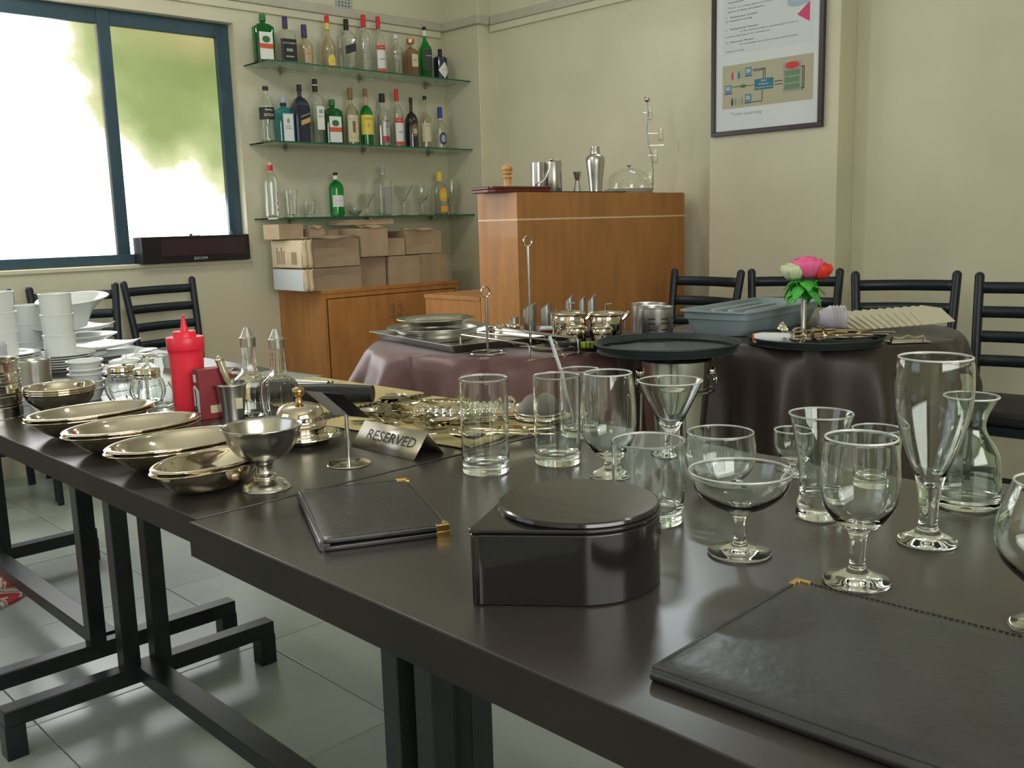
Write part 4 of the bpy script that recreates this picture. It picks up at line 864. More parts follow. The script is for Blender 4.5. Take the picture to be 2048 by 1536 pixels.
tag(obj('conical_bowl', G().lathe(sm([(0, .003), (.026, .0), (.031, .004), (.052, .045), (.088, .080), (.1035, .0865), (.1045, .089), (.100, .0905), (.084, .083), (.049, .048), (.027, .010), (0, .008)], 3), 48), M_white, loc=(1.105, 3.075, ZC + .100), rot=(.08, -.10, 0)), 'big white conical bowl on top of the square plates', 'bowl')
def lidded(label, x, y):
    t = thing('lidded_dish', label, 'dish', (x, y, ZC), 0, 'small white lidded dishes')
    obj('dish', G().lathe(sm([(0, .002), (.030, 0), (.034, .003), (.042, .022), (.0435, .024), (.040, .025), (.03, .006), (0, .005)], 3), 32), M_white, t)
    ld = obj('lid', G().lathe(sm([(.0435, .0245), (.043, .027), (.032, .031), (.012, .034), (.004, .035), (0, .035)], 3), 32), M_white, t)
    obj('knob', G().tube([(-.006, 0, .034), (-.005, 0, .043), (.005, 0, .043), (.006, 0, .034)], .002, 8), M_white, ld)
lidded('small white lidded dish left of the ketchup bottle, nearer one', 1.09, 2.70); lidded('small white lidded dish just behind the nearer lidded dish', 1.155, 2.77); lidded('small white lidded dish right of the ketchup bottle', 1.235, 2.66)
tag(obj('round_dish', G().lathe(sm([(0, .003), (.06, .0), (.07, .004), (.100, .016), (.103, .018), (.100, .020), (.068, .008), (0, .006)], 3), 44), M_white, loc=(1.02, 2.61, ZC)), 'shallow white round dish between ramekins and lidded dishes', 'dish')
tag(obj('chopstick_rest', G().prism([(-.05, -.02), (.045, -.025), (.06, 0), (.05, .02), (-.05, .022)], 0, .008), M_white, loc=(.90, 2.60, ZC), rz=-.5, bevel=.003), 'small white tapered dish beside the side plate pile', 'dish')

# ------------------------------------------------------------------ round tables with satin cloths
def round_table(label, clabel, cx, cy, r, hem, phase, cm=None):
    t = thing('round_table', label, 'table', (cx, cy, 0), 0, 'round tables under satin cloths')
    obj('tabletop', G().lathe([(0, .715), (r - .01, .715), (r - .006, .72), (r - .006, .742), (r - .01, .745), (0, .745)], 48), M_wood, t)
    obj('pedestal', G().lathe([(0, 0), (.24, 0), (.24, .012), (.05, .03), (.035, .05), (.035, .70), (.12, .715), (0, .715)], 28), M_blk, t)
    n = 180; vs = []; rows = 16; nin = 5
    for j in range(nin + rows + 1):
        for i in range(n):
            a = 2 * PI * i / n
            if j <= nin: rr = r * j / nin; vs.append((rr * math.cos(a), rr * math.sin(a), .7475)); continue
            s = (j - nin) / rows; Lh, fl = hem(a); d_ = s * Lh
            fold = min(1, d_ / .16) * .030 * (math.sin(11 * a + phase) + .55 * math.sin(23 * a + 2 * phase) + .4 * math.sin(5 * a))
            rr = r + .012 * math.sin(min(1, d_ / .03) * PI / 2) + fl * d_ + fold
            z = .7475 - d_ * math.cos(min(1.1, fl)) - .001
            if s < .12: z += .004 * (1 - s / .12)
            vs.append((rr * math.cos(a), rr * math.sin(a), max(.004, z)))
    fs = [(j * n + i, j * n + (i + 1) % n, (j + 1) * n + (i + 1) % n, (j + 1) * n + i) for j in range(nin + rows) for i in range(n)]
    tag(obj('tablecloth', G().add(vs, fs), cm or M_sat, loc=(cx, cy, 0), smooth=80), clabel, 'tablecloth', 'purple brown satin tablecloths')
def hemL(a):
    d = math.degrees(a) % 360
    k = max(0, 1 - abs(d - 140) / 62); k = k * k * (3 - 2 * k)
    return .70 - .50 * k, .04 + .34 * k
def hemR(a):
    d = abs((math.degrees(a) + 180) % 360 - 180); k = max(0, min(1, (88 - d) / 20)); k = k * k * (3 - 2 * k)
    return .72 - .50 * k, .06 - .03 * k
round_table('round table under satin cloth at left, carrying the trays and steel pots', 'mauve brown satin cloth with a lifted corner on the left round table', 2.190, 2.285, .445, hemL, 0)
round_table('round table under satin cloth at right, carrying the flowers and napkins', 'shade-darkened brown satin cloth draped to the floor on the right round table', 2.925, 1.605, .465, hemR, 1.3, M_sat_shade)
ZT = .7515
# left round table ------------------------------------------------
# rectangular steel tray, its front corner toward the camera
def rtray(x0, x1, y0, y1, h, rimw):
    def ring(e, z): return [(x0 - e, y0 - e, z), (x1 + e, y0 - e, z), (x1 + e, y1 + e, z), (x0 - e, y1 + e, z)]
    R_ = [ring(-.012, 0), ring(0, h - .003), ring(rimw, h), ring(rimw, h + .002), ring(-.001, h + .001), ring(-.013, .003)]
    vs = [p for q in R_ for p in q]; fs = [(3, 2, 1, 0)]
    for k in range(len(R_) - 1):
        for i in range(4): fs.append((4 * k + i, 4 * k + (i + 1) % 4, 4 * k + 4 + (i + 1) % 4, 4 * k + 4 + i))
    fs.append(tuple(4 * (len(R_) - 1) + i for i in range(4))); return G().add(vs, fs)
tag(obj('rectangular_tray', rtray(-.265, .265, -.18, .18, .024, .016), M_brush, loc=(2.072, 2.385, ZT), rz=1.38, bevel=.003), 'rectangular steel tray overhanging the left round table', 'tray')
tag(obj('deep_steel_dish', G().lathe(sm([(0, .001), (.110, 0), (.124, .004), (.136, .030), (.139, .036), (.164, .040), (.166, .0415), (.1635, .043), (.137, .039), (.133, .030), (.118, .006), (0, .003)], 3), 52), M_brush, loc=(2.045, 2.470, ZT + .005)), 'round deep steel dish with flat rim on the rectangular tray', 'dish')
tag(obj('round_platter', G().lathe(sm([(0, .004), (.055, .003), (.060, .0), (.09, .003), (.105, .012), (.128, .020), (.130, .022), (.127, .0235), (.104, .016), (.088, .007), (.058, .004), (0, .007)], 3), 52), M_steel, loc=(2.045, 2.475, ZT + .051)), 'shallow round polished platter on top of the deep dish', 'platter')
def ring_stand(label, x, y, h, r=.052):
    t = thing('menu_ring_stand', label, 'stand', (x, y, ZT), 0, 'steel table stands with ring tops')
    obj('base_ring', G().tube([(r * math.cos(a * PI / 16), r * math.sin(a * PI / 16), .004) for a in range(32)], .004, 8, True).tube([(0, 0, .004), (r, 0, .004)], .003, 8), M_chrome, t)
    obj('pole', G().tube([(0, 0, .004), (0, 0, h - .03)], .0042, 10), M_chrome, t)
    g = G(); e = Vector((.70, -.71, 0))
    for k in range(2): g.tube([Vector((.001 * k, .003 * k, h - .016)) + e * (.0125 * math.cos(a * PI / 10)) + Vector((0, 0, .0155 * math.sin(a * PI / 10))) for a in range(20)], .0017, 6, True)
    obj('top_ring', g, M_chrome, t)
ring_stand('short steel table stand with ring top before the rectangular tray', 1.900, 2.066, .198); ring_stand('tall steel table stand with ring top before the cabinet', 2.105, 2.092, .338)
# wire rack
t = thing('wire_rack', 'long chrome wire rack standing at the front of the left round table', 'rack', (0, 0, ZT))
P0, P1, Q0, Q1 = Vector((1.868, 1.86, 0)), Vector((2.060, 1.852, 0)), Vector((1.925, 2.215, 0)), Vector((2.075, 2.225, 0))
for a, b_ in ((P0, Q0), (P1, Q1), (P0.lerp(P1, .55), Q0.lerp(Q1, .45))):
    hz = Vector((0, 0, .046)); pts = [a, a + hz * .85, a.lerp(b_, .03) + hz, b_.lerp(a, .03) + hz, b_ + hz * .85, b_]
    obj('wire', G().tube(pts, .0032, 8), M_chrome, t)
dr_ = (P1 - P0).normalized()
obj('foot_plate', G().add([P0 - dr_ * .012 + Vector((0, -.007, 0)), P1 + dr_ * .02 + Vector((0, -.007, 0)), P1 + dr_ * .02 + Vector((0, .007, 0)), P0 - dr_ * .012 + Vector((0, .007, 0)), *[p + Vector((0, 0, .003)) for p in (P0 - dr_ * .012 + Vector((0, -.007, 0)), P1 + dr_ * .02 + Vector((0, -.007, 0)), P1 + dr_ * .02 + Vector((0, .007, 0)), P0 - dr_ * .012 + Vector((0, .007, 0)))]], [(3, 2, 1, 0), (4, 5, 6, 7), (0, 1, 5, 4), (1, 2, 6, 5), (2, 3, 7, 6), (3, 0, 4, 7)]), M_chrome, t)
obj('cross_wire', G().tube([Q0 + Vector((0, 0, .045)), Q1 + Vector((0, 0, .045))], .003, 8), M_chrome, t)
tag(obj('glass_stirrer', G().tube([(1.905, 1.80, ZT + .050), (1.93, 1.785, ZT + .012)], .0035, 8), G_clear), 'clear stirrer leaning on the wire rack', 'stirrer')
# black oval tray with pots
btg = G().lathe(sm([(0, .001), (.88, 0), (.93, .006), (.98, .018), (1.0, .021), (.985, .024), (.92, .010), (.87, .004), (0, .004)], 3), 56)
bt = tag(obj('black_serving_tray', btg, M_tray, loc=(2.245, 1.955, ZT)), 'black serving tray under the steel pots', 'tray', 'round black serving trays'); bt.scale = (.155, .155, 1)
def pot(label, x, y, r, h, handle=True):
    t = thing('steel_pot', label, 'pot', (x, y, ZT + .0045), 0, 'steel pots with lids on the black tray')
    obj('pot_body', G().lathe(sm([(0, .001), (r * .8, 0), (r * .95, .004), (r, h * .15), (r, h * .75), (r * .93, h * .80), (r * .93, h * .84), (r * 1.02, h * .86), (r * .98, h * .875), (0, h * .875)], 3), 36), M_mirror, t)
    ld = obj('lid', G().lathe(sm([(r * 1.0, h * .88), (r * .9, h * .93), (r * .5, h * .985), (0, h)], 3), 32), M_mirror, t)
    obj('lid_handle', G().tube([(0, 0, h * .99), (0, 0, h * 1.0 + r * .35), (r * .3, -r * .2, h + r * .38)], .0028, 8), M_chrome, ld)
    if handle: obj('spout', G().tube([(r * .72 * .95, -r * .70, h * .72), (r * .9, -r * .9, h * .86), (r * 1.05, -r * 1.0, h * .93)], [.012, .009, .007], 10, flat=.8), M_mirror, t)
    return t
pot('large lidded steel pot, left of the big pair', 2.200, 2.015, .052, .104); pot('large lidded steel pot, right of the big pair', 2.275, 1.930, .050, .100)
pot('small lidded steel pot in front of the left large pot', 2.130, 1.925, .030, .070, False); pot('small lidded steel pot in front of the right large pot', 2.180, 1.865, .031, .068, False)
tag(obj('sachet_bundle', G().grid(lambda u, v: ((u - .5) * .038, .004 * math.sin(u * 20), .002 + v * .020), 24, 3), K['ygreen'], loc=(2.118, 1.868, ZT + .006), rz=-.75, solid=.002), 'yellow green printed packet leaning on the small pots', 'packet')
tag(obj('white_dish', G().lathe([(0, 0), (.06, 0), (.065, .008), (.06, .01), (0, .004)], 32), M_brush, loc=(2.262, 1.838, ZT + .02) if 0 else (2.095, 1.985, ZT + .0), rz=0), 'small flat steel saucer beside the pots', 'saucer')
def tubeholder(label, x, y, r, h, slant=.02):
    t = obj('straw_holder', G(), M_brush) if 0 else None
    g = G(); seg = 24; vs = []
    for i in range(seg): a = 2 * PI * i / seg; vs.append((r * math.cos(a), r * math.sin(a), 0))
    for i in range(seg): a = 2 * PI * i / seg; vs.append((r * math.cos(a), r * math.sin(a), h + slant * .55 * math.cos(a + .8)))
    for i in range(seg): a = 2 * PI * i / seg; vs.append((r * .93 * math.cos(a), r * .93 * math.sin(a), h + slant * .55 * math.cos(a + .8)))
    for i in range(seg): a = 2 * PI * i / seg; vs.append((r * .93 * math.cos(a), r * .93 * math.sin(a), .003))
    fs = [tuple(reversed(range(seg))), tuple(range(3 * seg, 4 * seg))] + [(k * seg + i, k * seg + (i + 1) % seg, (k + 1) * seg + (i + 1) % seg, (k + 1) * seg + i) for k in range(3) for i in range(seg)]
    g.add(vs, fs); return tag(obj('straw_holder', g, M_brush, loc=(x, y, ZT)), label, 'holder', 'slanted steel cylinder holders')
tubeholder('slant cut steel cylinder behind the tall ring stand', 2.405, 2.39, .024, .088); tubeholder('slant cut steel cylinder right of the tall ring stand, left of the lidded one', 2.425, 2.33, .019, .090)
tubeholder('short steel cylinder at the left of the cylinder group', 2.365, 2.43, .017, .048, .008)
tubeholder('slim steel cylinder seen above the left large pot', 2.455, 2.245, .014, .118); tubeholder('slim steel cylinder seen above the pots, middle one', 2.475, 2.205, .012, .115); tubeholder('slim steel cylinder with angled mouth above the large pots', 2.490, 2.175, .015, .118, .026)
steel_thing('lidded_canister', 'lidded steel canister beside the slant cut cylinders', 'canister', (2.435, 2.285, ZT), [('body', G().lathe([(0, 0), (.027, 0), (.027, .062), (0, .062)], 28), M_brush), ('lid', G().lathe([(0, .062), (.028, .062), (.028, .068), (.02, .070), (.007, .071), (.007, .077), (0, .078)], 28), M_steel)])
t = thing('sugar_box', 'white and dark red box behind the wire rack', 'box', (2.318, 2.185, ZT), -.85)
obj('body', G().box(-.05, .05, -.035, .035, 0, .026), M_redprint, t, bevel=.003); obj('lid', G().box(-.052, .052, -.037, .037, .026, .034), M_paper, t, bevel=.003)
for k, (x, y) in enumerate(((2.290, 2.43), (2.325, 2.40), (2.305, 2.37), (2.250, 2.41))):
    gl(f'small steel salt pot, {("farthest left", "back right", "front right", "front left")[k]} of the little cluster', x, y, ZT, [(0, 0), (.020, 0), (.022, .004), (.022, .028), (.017, .034), (0, .036)], [(0, .035), (0, .034)], 'salt_pot', 'pot', 'small steel salt pots', 20, M_mirror)
def slotbucket(label, x, y, r, h):
    t = thing('slotted_bucket', label, 'bucket', (x, y, ZT), 0, 'slotted steel cutlery buckets')
    pr = [(0, .001), (r * .97, 0), (r, .003), (r, h - .004), (r * 1.03, h - .002), (r * 1.03, h)]; obj('wall', G().lathe(pr + [(r * .97, h - .001), (r * .965, h - .006), (r * .96, .004), (0, .003)], 40), M_brush, t)
    for zz in (.35, .53, .66):
        for a0 in (-2.9, -2.15, -1.4, -.65):
            g = G().grid(lambda u, v: ((r + .0008) * math.cos(a0 + u * .42), (r + .0008) * math.sin(a0 + u * .42), h * zz + v * .004), 6, 1); obj('slot', g, M_blackp, t)
slotbucket('slotted steel bucket nearer the blue grey bin', 2.418, 1.850, .056, .108); slotbucket('slotted steel bucket half hidden behind the nearer slotted bucket', 2.498, 1.938, .055, .108)
t = thing('steel_tongs', 'steel tongs leaning left of the slotted buckets', 'tongs', (2.395, 1.955, ZT)); obj('arm', G().tube([(0, 0, .005), (.012, .010, .085), (.0, .03, .088)], .003, 8), M_chrome, t); obj('arm', G().tube([(-.008, .02, .005), (.010, .014, .085)], .003, 8), M_chrome, t)

# big black tray on the wine cooler, in front of both round tables
t = thing('wine_cooler', 'tall steel wine cooler with ring handles under the big black tray', 'cooler', (2.185, 1.60, 0))
pr = sm([(0, .50), (.070, .498), (.078, .505), (.090, .62), (.098, .735), (.103, .742)], 3); obj('bucket', G().lathe(pr + [(.099, .742), (.094, .735), (.086, .62), (.074, .51), (0, .508)], 48), M_steel, t)
for s in (0, PI):
    c = Vector((math.cos(s - .78) * .100, math.sin(s - .78) * .100, .705))
    lg = obj('handle_boss', G().ball(c, .014, 14), M_mirror, t); obj('ring_handle', G().tube([c + Vector((math.cos(s - .78) * .010, math.sin(s - .78) * .010, -.022)) + Vector((-math.sin(s - .78) * .018 * math.cos(a * PI / 8), math.cos(s - .78) * .018 * math.cos(a * PI / 8), .018 * math.sin(a * PI / 8))) for a in range(16)], .003, 8, True), M_chrome, lg)
for k in range(3):
    a = k * 2 * PI / 3 - .2; obj('stand_leg', G().tube([(math.cos(a) * .100, math.sin(a) * .100, .66), (math.cos(a) * .105, math.sin(a) * .105, .49), (math.cos(a) * .06, math.sin(a) * .06, .30), (math.cos(a) * .16, math.sin(a) * .16, .0)], .006, 10), M_chrome, t)
obj('stand_ring', G().tube([(.103 * math.cos(a * PI / 16), .103 * math.sin(a * PI / 16), .655) for a in range(32)], .005, 8, True), M_chrome, t); obj('stand_plate', G().lathe([(0, .488), (.08, .488), (.08, .497), (0, .497)], 28), M_chrome, t)
o = dup(bt, (2.185, 1.632, .7625), label='large empty black oval tray balanced on the wine cooler'); o.scale = (.205, .205, 1.15); o.rotation_euler = (0, 0, 0)
# right round table -------------------------------------------------
# blue grey cutlery bin with dividers
t = thing('cutlery_bin', 'blue grey plastic cutlery bin on the right round table', 'bin', (2.895, 1.795, ZT), .07)
LX, LY, HB = .555, .25, .080
def rrect(lx, ly, r, n=5):
    out = []
    for cx, cy, a0 in ((lx / 2 - r, -ly / 2 + r, -PI / 2), (lx / 2 - r, ly / 2 - r, 0), (-lx / 2 + r, ly / 2 - r, PI / 2), (-lx / 2 + r, -ly / 2 + r, PI)):
        for k in range(n): a = a0 + k * PI / 2 / (n - 1); out.append((cx + r * math.cos(a), cy + r * math.sin(a)))
    return out
def loft(sections):
    vs = [p for s_ in sections for p in s_]; n = len(sections[0]); fs = [tuple(reversed(range(n)))]
    for k in range(len(sections) - 1):
        for i in range(n): fs.append((k * n + i, k * n + (i + 1) % n, (k + 1) * n + (i + 1) % n, (k + 1) * n + i))
    fs.append(tuple((len(sections) - 1) * n + i for i in range(n))); return G().add(vs, fs)
def S(lx, ly, r, z): return [(x, y, z) for x, y in rrect(lx, ly, r)]
obj('shell', loft([S(LX - .06, LY - .06, .03, 0), S(LX - .035, LY - .035, .03, .03), S(LX - .025, LY - .025, .03, .050), S(LX - .012, LY - .012, .03, .052), S(LX - .008, LY - .008, .03, HB - .006), S(LX + .012, LY + .012, .035, HB - .005), S(LX + .012, LY + .012, .035, HB), S(LX - .014, LY - .014, .028, HB), S(LX - .03, LY - .03, .028, .052), S(LX - .066, LY - .066, .03, .005)]), M_bin, t)
for k in range(3):
    y = (-.062, .002, .066)[k]; obj('divider', loft([[(x, yy + y, z) for x, yy in rrect(.38 - dz * 2.2, .030 - dz * .2, .008, 3)] for z, dz in ((.005, 0), (.05, .02), (.074, .03))]), M_bin, t, bevel=.002)
# black tray full of cutlery
o = dup(bt, (2.640, 1.425, ZT), label='round black tray heaped with loose cutlery'); o.scale = (.200, .200, 1.0)
cz = ZT + .006; CT = 'cutlery heaped on the round black tray'
for k, (kd, x, y, a, s, lb) in enumerate((('knife', 2.62, 1.52, -.55, 1.0, 'gold toned knife at the back of the cutlery tray'), ('knife', 2.65, 1.475, -.70, .95, 'second gold toned knife in the middle of the cutlery tray'), ('spoon', 2.58, 1.46, -.9, .95, 'spoon lying between the knives and the napkin roll'),
    ('fork', 2.66, 1.44, -.6, .9, 'fork in the middle of the cutlery tray'), ('knife', 2.60, 1.40, -.65, .95, 'knife at the front of the cutlery tray'), ('fork', 2.57, 1.42, -.5, .9, 'fork with copper glints at the front of the tray'),
    ('spoon', 2.67, 1.40, -.95, 1.15, 'large spoon with round bowl at the right end of the tray'), ('spoon', 2.55, 1.50, -2.2, .9, 'spoon pointing toward the napkin roll'), ('knife', 2.68, 1.50, -.8, .9, 'slim knife at the right rear of the tray'), ('fork', 2.59, 1.50, -.35, .9, 'fork under the vase side of the tray'))):
    ware(kd, lb, x, y, cz + .0028 * k * .8, a, s, (M_satsteel if k % 3 else M_gold) if kd != 'spoon' else M_mirror, group=CT)
for k in range(12):
    kd = ('knife', 'fork', 'knife', 'spoon')[k % 4]; x = 2.545 + .0125 * k + .01 * math.sin(k * 2.3); y = 1.515 - .0125 * k + .035 * math.sin(k * 1.7)
    ware(kd, ('gold toned ' if k % 3 == 0 else 'steel ') + kd + ' in the heap on the round black tray, ' + ('far left', 'left of the ladle', 'below the ladle', 'just right of the ladle', 'left of centre', 'under the vase', 'near the centre', 'right of centre', 'under the napkin ring', 'toward the clear cups', 'toward the card fan', 'far right')[k],
         x, y, cz + .012 + .0022 * (k % 5), -.75 + .5 * math.sin(k * 2.1), .85, M_gold if k % 3 == 0 else M_satsteel, group=CT)
t = thing('soup_ladle', 'steel ladle with deep round bowl on the cutlery tray', 'ladle', (2.585, 1.500, cz + .018), .5, CT)
obj('bowl', G().lathe(sm([(0, -.018), (.014, -.015), (.024, -.004), (.0265, .008), (.026, .010), (.0235, .008), (.021, -.002), (.012, -.012), (0, -.015)], 3), 28, M=T(0, 0, .012, 1.15, 0, .3)), M_mirror, t); obj('handle', G().tube([(.02, .0, .012), (.07, .0, .004), (.15, 0, -.008)], [.003, .003, .005], 8, flat=.6), M_mirror, t)
for k, (x, y) in enumerate(((2.545, 1.425), (2.605, 1.395))):
    g = G(); g.lathe([(.021, -.010), (.0225, -.010), (.0225, .010), (.021, .010), (.021, -.010)], 28, M=T(0, 0, .024, PI / 2, 0, -.75 + .25 * k))
    tag(obj('napkin_ring', g, M_mirror, loc=(x, y, cz + .002)), ('polished napkin ring beside the white napkin roll', 'polished napkin ring at the front middle of the cutlery tray')[k], 'napkin ring', CT)
t = thing('napkin_roll', 'rolled white napkin with red edge on the left of the cutlery tray', 'napkin', (2.512, 1.490, cz + .016), -.42 - PI / 4 + .25, 'napkins on the right round table')
obj('roll', G().tube([(-.055, 0, 0), (-.03, 0, .001), (.02, 0, 0), (.06, 0, -.001)], [.014, .017, .017, .015], 16), M_paper, t); obj('red_edge', G().tube([(-.0585, 0, 0), (-.054, 0, 0)], [.014, .0148], 16), K['orange'], t)
# vase and artificial roses
t = thing('bud_vase', 'slim steel bud vase on the right round table', 'vase', (2.735, 1.517, ZT), 0)
obj('tube', G().lathe([(0, 0), (.020, 0), (.020, .003), (.0095, .005), (.0085, .010), (.0088, .118), (.0078, .118), (.0075, .012), (0, .012)], 28), M_brush, t)
fl_ = thing('artificial_roses', 'bunch of white, pink and red artificial roses in the steel vase', 'flowers', (2.735, 1.517, ZT + .118), 0)
M_leaf = mat('silk_leaf', (.06, .42, .05), .5, noise=.25, nscale=40); M_stem = mat('plastic_stem', (.05, .45, .06), .4)
M_rp = mat('pink_petal', (.85, .14, .34), .6, noise=.12, nscale=60); M_rr = mat('red_petal', (.82, .05, .03), .6, noise=.12, nscale=60); M_rw = mat('white_petal', (.62, .70, .45), .6, noise=.1, nscale=60)
def flow(x, y, z, r, m, lab):
    g = G(); rr_ = random.Random(int(r * 9999 + x * 777))
    for ring, (n_, rad, hh_, op) in enumerate(((3, .28, .62, .15), (5, .55, .62, .45), (7, .95, .55, .95))):
        for i in range(n_):
            a = 2 * PI * i / n_ + ring * .6 + rr_.uniform(-.1, .1)
            def f(u, v, a=a, rad=rad, hh_=hh_, op=op, n_=n_):
                aa = a + (u - .5) * 2 * PI / n_ * 1.5; rv = r * rad * (.25 + .80 * math.sin(PI * (.08 + (.56 + .06 * op) * v))); zz = r * (-.55 + v * (hh_ + .75) - .12 * op * v ** 3) - .15 * r * (2 * u - 1) ** 2 * v
                return (x + rv * math.cos(aa), y + rv * math.sin(aa), z + zz)
            g.grid(f, 5, 5)
    obj('rose', g, m, fl_, solid=.0008, label=lab)
flow(-.024, .024, .084, .040, M_rw, 'greenish white rose'); flow(.006, -.006, .094, .050, M_rp, 'pink rose'); flow(.032, -.034, .084, .039, M_rr, 'red rose')
for k, (x, y) in enumerate(((-.026, .024), (.006, -.004), (.036, -.034))): obj('stem', G().tube([(x * .1, y * .1, -.09), (x * .12, y * .12, 0), (x * .6, y * .6, .045), (x, y, .075)], .0026, 8), M_stem, fl_)
for k in range(13):
    a = k * .72 + .3; L2 = .056
    def f(u, v, a=a, k=k):
        w_ = .022 * math.sin(PI * min(1, u * .95 + .04)); rr3 = .006 + u * L2; return (rr3 * math.cos(a) - (v - .5) * 2 * w_ * math.sin(a), rr3 * math.sin(a) + (v - .5) * 2 * w_ * math.cos(a), .030 + (k % 3) * .014 + .030 * u - (.075 - .02 * (k % 2)) * u * u - .006 * abs(2 * v - 1))
    obj('leaf', G().grid(f, 6, 4), M_leaf, fl_, solid=.0008)
# clear plastic nested cups lying on their side
first = None
cg = G().lathe([(0, 0), (.022, .0), (.024, .002), (.041, .036), (.043, .037), (.0415, .039), (.0395, .036), (.0225, .004), (0, .003)], 32, M=T(0, 0, .043, 0, PI / 2, 0))
for j in range(5):
    lb = ('first', 'second', 'third', 'fourth', 'last')[j] + ' clear plastic cup of the sideways nest behind the vase, counted from the left'
    o = tag(obj('plastic_cup', cg, M_pink, loc=(2.90, 1.555, ZT), rz=-.85), lb, 'cup', 'clear plastic cups nested sideways') if first is None else dup(first, (2.90 + .011 * j * math.cos(-.85), 1.555 + .011 * j * math.sin(-.85), ZT), label=lb)
    first = first or o
# fan of cream folded napkins
first = None; ng = G().add([(0, -.05, 0), (.11, -.05, 0), (.15, 0, 0), (.11, .05, 0), (0, .05, 0), (0, -.05, .0012), (.11, -.05, .0012), (.15, 0, .0012), (.11, .05, .0012), (0, .05, .0012)],
    [(4, 3, 2, 1, 0), (5, 6, 7, 8, 9), (0, 1, 6, 5), (1, 2, 7, 6), (2, 3, 8, 7), (3, 4, 9, 8), (4, 0, 5, 9)])
for j in range(12):
    f_ = j / 11; x, y = 2.985 + .075 * f_, 1.455 - .225 * f_
    lb = 'cream folded card, ' + ('leftmost', 'second from left', 'third from left', 'fourth from left', 'fifth from left', 'sixth from left', 'sixth from right', 'fifth from right', 'fourth from right', 'third from right', 'second from right', 'rightmost')[j] + ' in the fan behind the chrome clip'
    rot = (-.10, -.30, 1.15 - .35 * f_)
    if first is None: first = tag(obj('folded_napkin', ng, M_napk, loc=(x, y, ZT + .006), rot=rot), lb, 'card', 'cream cards fanned out on the right round table')
    else:
        o = dup(first, (x, y, ZT + .006 + .0022 * j), label=lb); o.rotation_euler = rot
t = thing('bill_clip', 'flat chrome bill clip in front of the card fan', 'clip', (2.800, 1.215, ZT), -.75)
obj('plate', G().box(-.06, .06, -.03, .03, 0, .003), M_steel, t, bevel=.001)
obj('clip_bar', G().tube([(-.05, 0, .004), (-.045, 0, .014), (-.02, 0, .010), (.0, 0, .018), (.02, 0, .010), (.045, 0, .016), (.05, 0, .004)], .0065, 8, flat=.6), M_mirror, t)

# ------------------------------------------------------------------ things on the bar
ZB = 1.2594
tag(obj('bar_mat', G().box(-.27, .27, -.09, .09, 0, .006), M_tray, loc=(3.47, 3.125, ZB), bevel=.002), 'thin black rubber mat under the canisters and shaker on the bar', 'mat'); ZB0 = ZB; ZB = ZB + .0061
t = thing('wooden_tray', 'dark red wooden tray on the left end of the bar', 'tray', (3.03, 3.105, ZB0), -.2)
obj('board', G().prism([(-.165, -.07), (-.14, -.085), (.14, -.085), (.165, -.07), (.165, .07), (.14, .085), (-.14, .085), (-.165, .07)], 0, .014), M_redwood, t, bevel=.003)
for s in (-1, 1): obj('rim', G().box(-.15, .15, s * .079 - .006, s * .079 + .006, .014, .026), M_redwood, t, bevel=.003); obj('end_rim', G().box(s * .158 - .006, s * .158 + .006, -.07, .07, .014, .026), M_redwood, t, bevel=.003)
t = thing('pepper_mill', 'turned pale wood pepper mill on the red tray', 'mill', (3.020, 3.12, ZB0 + .0145))
obj('body', G().lathe(sm([(0, 0), (.022, 0), (.024, .006), (.021, .012), (.017, .030), (.018, .048), (.0215, .052), (.0215, .058), (.016, .062), (.016, .066)], 3), 28), M_pine, t)
obj('head', G().lathe(sm([(.014, .066), (.022, .070), (.022, .075), (.017, .079), (.023, .086), (.024, .096), (.019, .106), (0, .110)], 3), 28), M_pine, t); obj('nut', G().ball((0, 0, .113), .004, 10), M_steel, t)
def can(name, label, x, y, r, h, dz=0):
    return gl(label, x, y, ZB + dz, [(0, .001), (r * .96, 0), (r, .002), (r, h - .002), (r * .99, h)], [(r * .95, h - .002), (r * .94, .004), (0, .003)], name, 'canister', 'steel canisters on the bar', 36, M_brush)
can('steel_canister', 'shorter plain steel canister beside the tongs on the bar', 3.285, 3.19, .030, .128)
t = thing('ice_bucket', 'taller steel ice bucket with ball handles behind the tongs on the bar', 'bucket', (3.362, 3.165, ZB))
obj('bucket', G().lathe([(0, .001), (.040, 0), (.041, .002), (.042, .138), (.041, .140), (.039, .138), (.038, .004), (0, .003)], 36), M_brush, t)
obj('knob', G().ball((-.032, -.02, .148), .0085), M_mirror, t); obj('knob', G().ball((.03, .01, .145), .006), M_mirror, t); obj('rim_handle', G().tube([(-.03, -.02, .142), (0, -.035, .140), (.033, -.02, .146), (.042, -.012, .148)], .0035, 8), M_mirror, t)
t = thing('cake_tongs', 'dark steel tongs leaning on the ice bucket from the red tray', 'tongs', (3.12, 3.04, ZB0 + .028)); obj('arm', G().tube([(0, 0, .004), (.06, .01, .03), (.115, .035, .078), (.14, .06, .10)], [.008, .007, .006, .005], 8, flat=.4), M_brush, t)
tag(obj('jigger', G().lathe(sm([(0, .0015), (.018, 0), (.0185, .001), (.0095, .050), (.0105, .0525), (.0195, .0885), (.0190, .0895)], 3) + [(.018, .088), (.0085, .056), (0, .055)], 28), M_steel, loc=(3.442, 3.085, ZB)), 'double ended steel jigger left of the cocktail shaker', 'jigger')
t = thing('cocktail_shaker', 'steel cocktail shaker in the middle of the bar', 'shaker', (3.590, 3.10, ZB))
obj('body', G().lathe(sm([(0, .001), (.028, 0), (.030, .003), (.034, .05), (.042, .115), (.0445, .140), (.0445, .148)], 3), 36), M_brush, t)
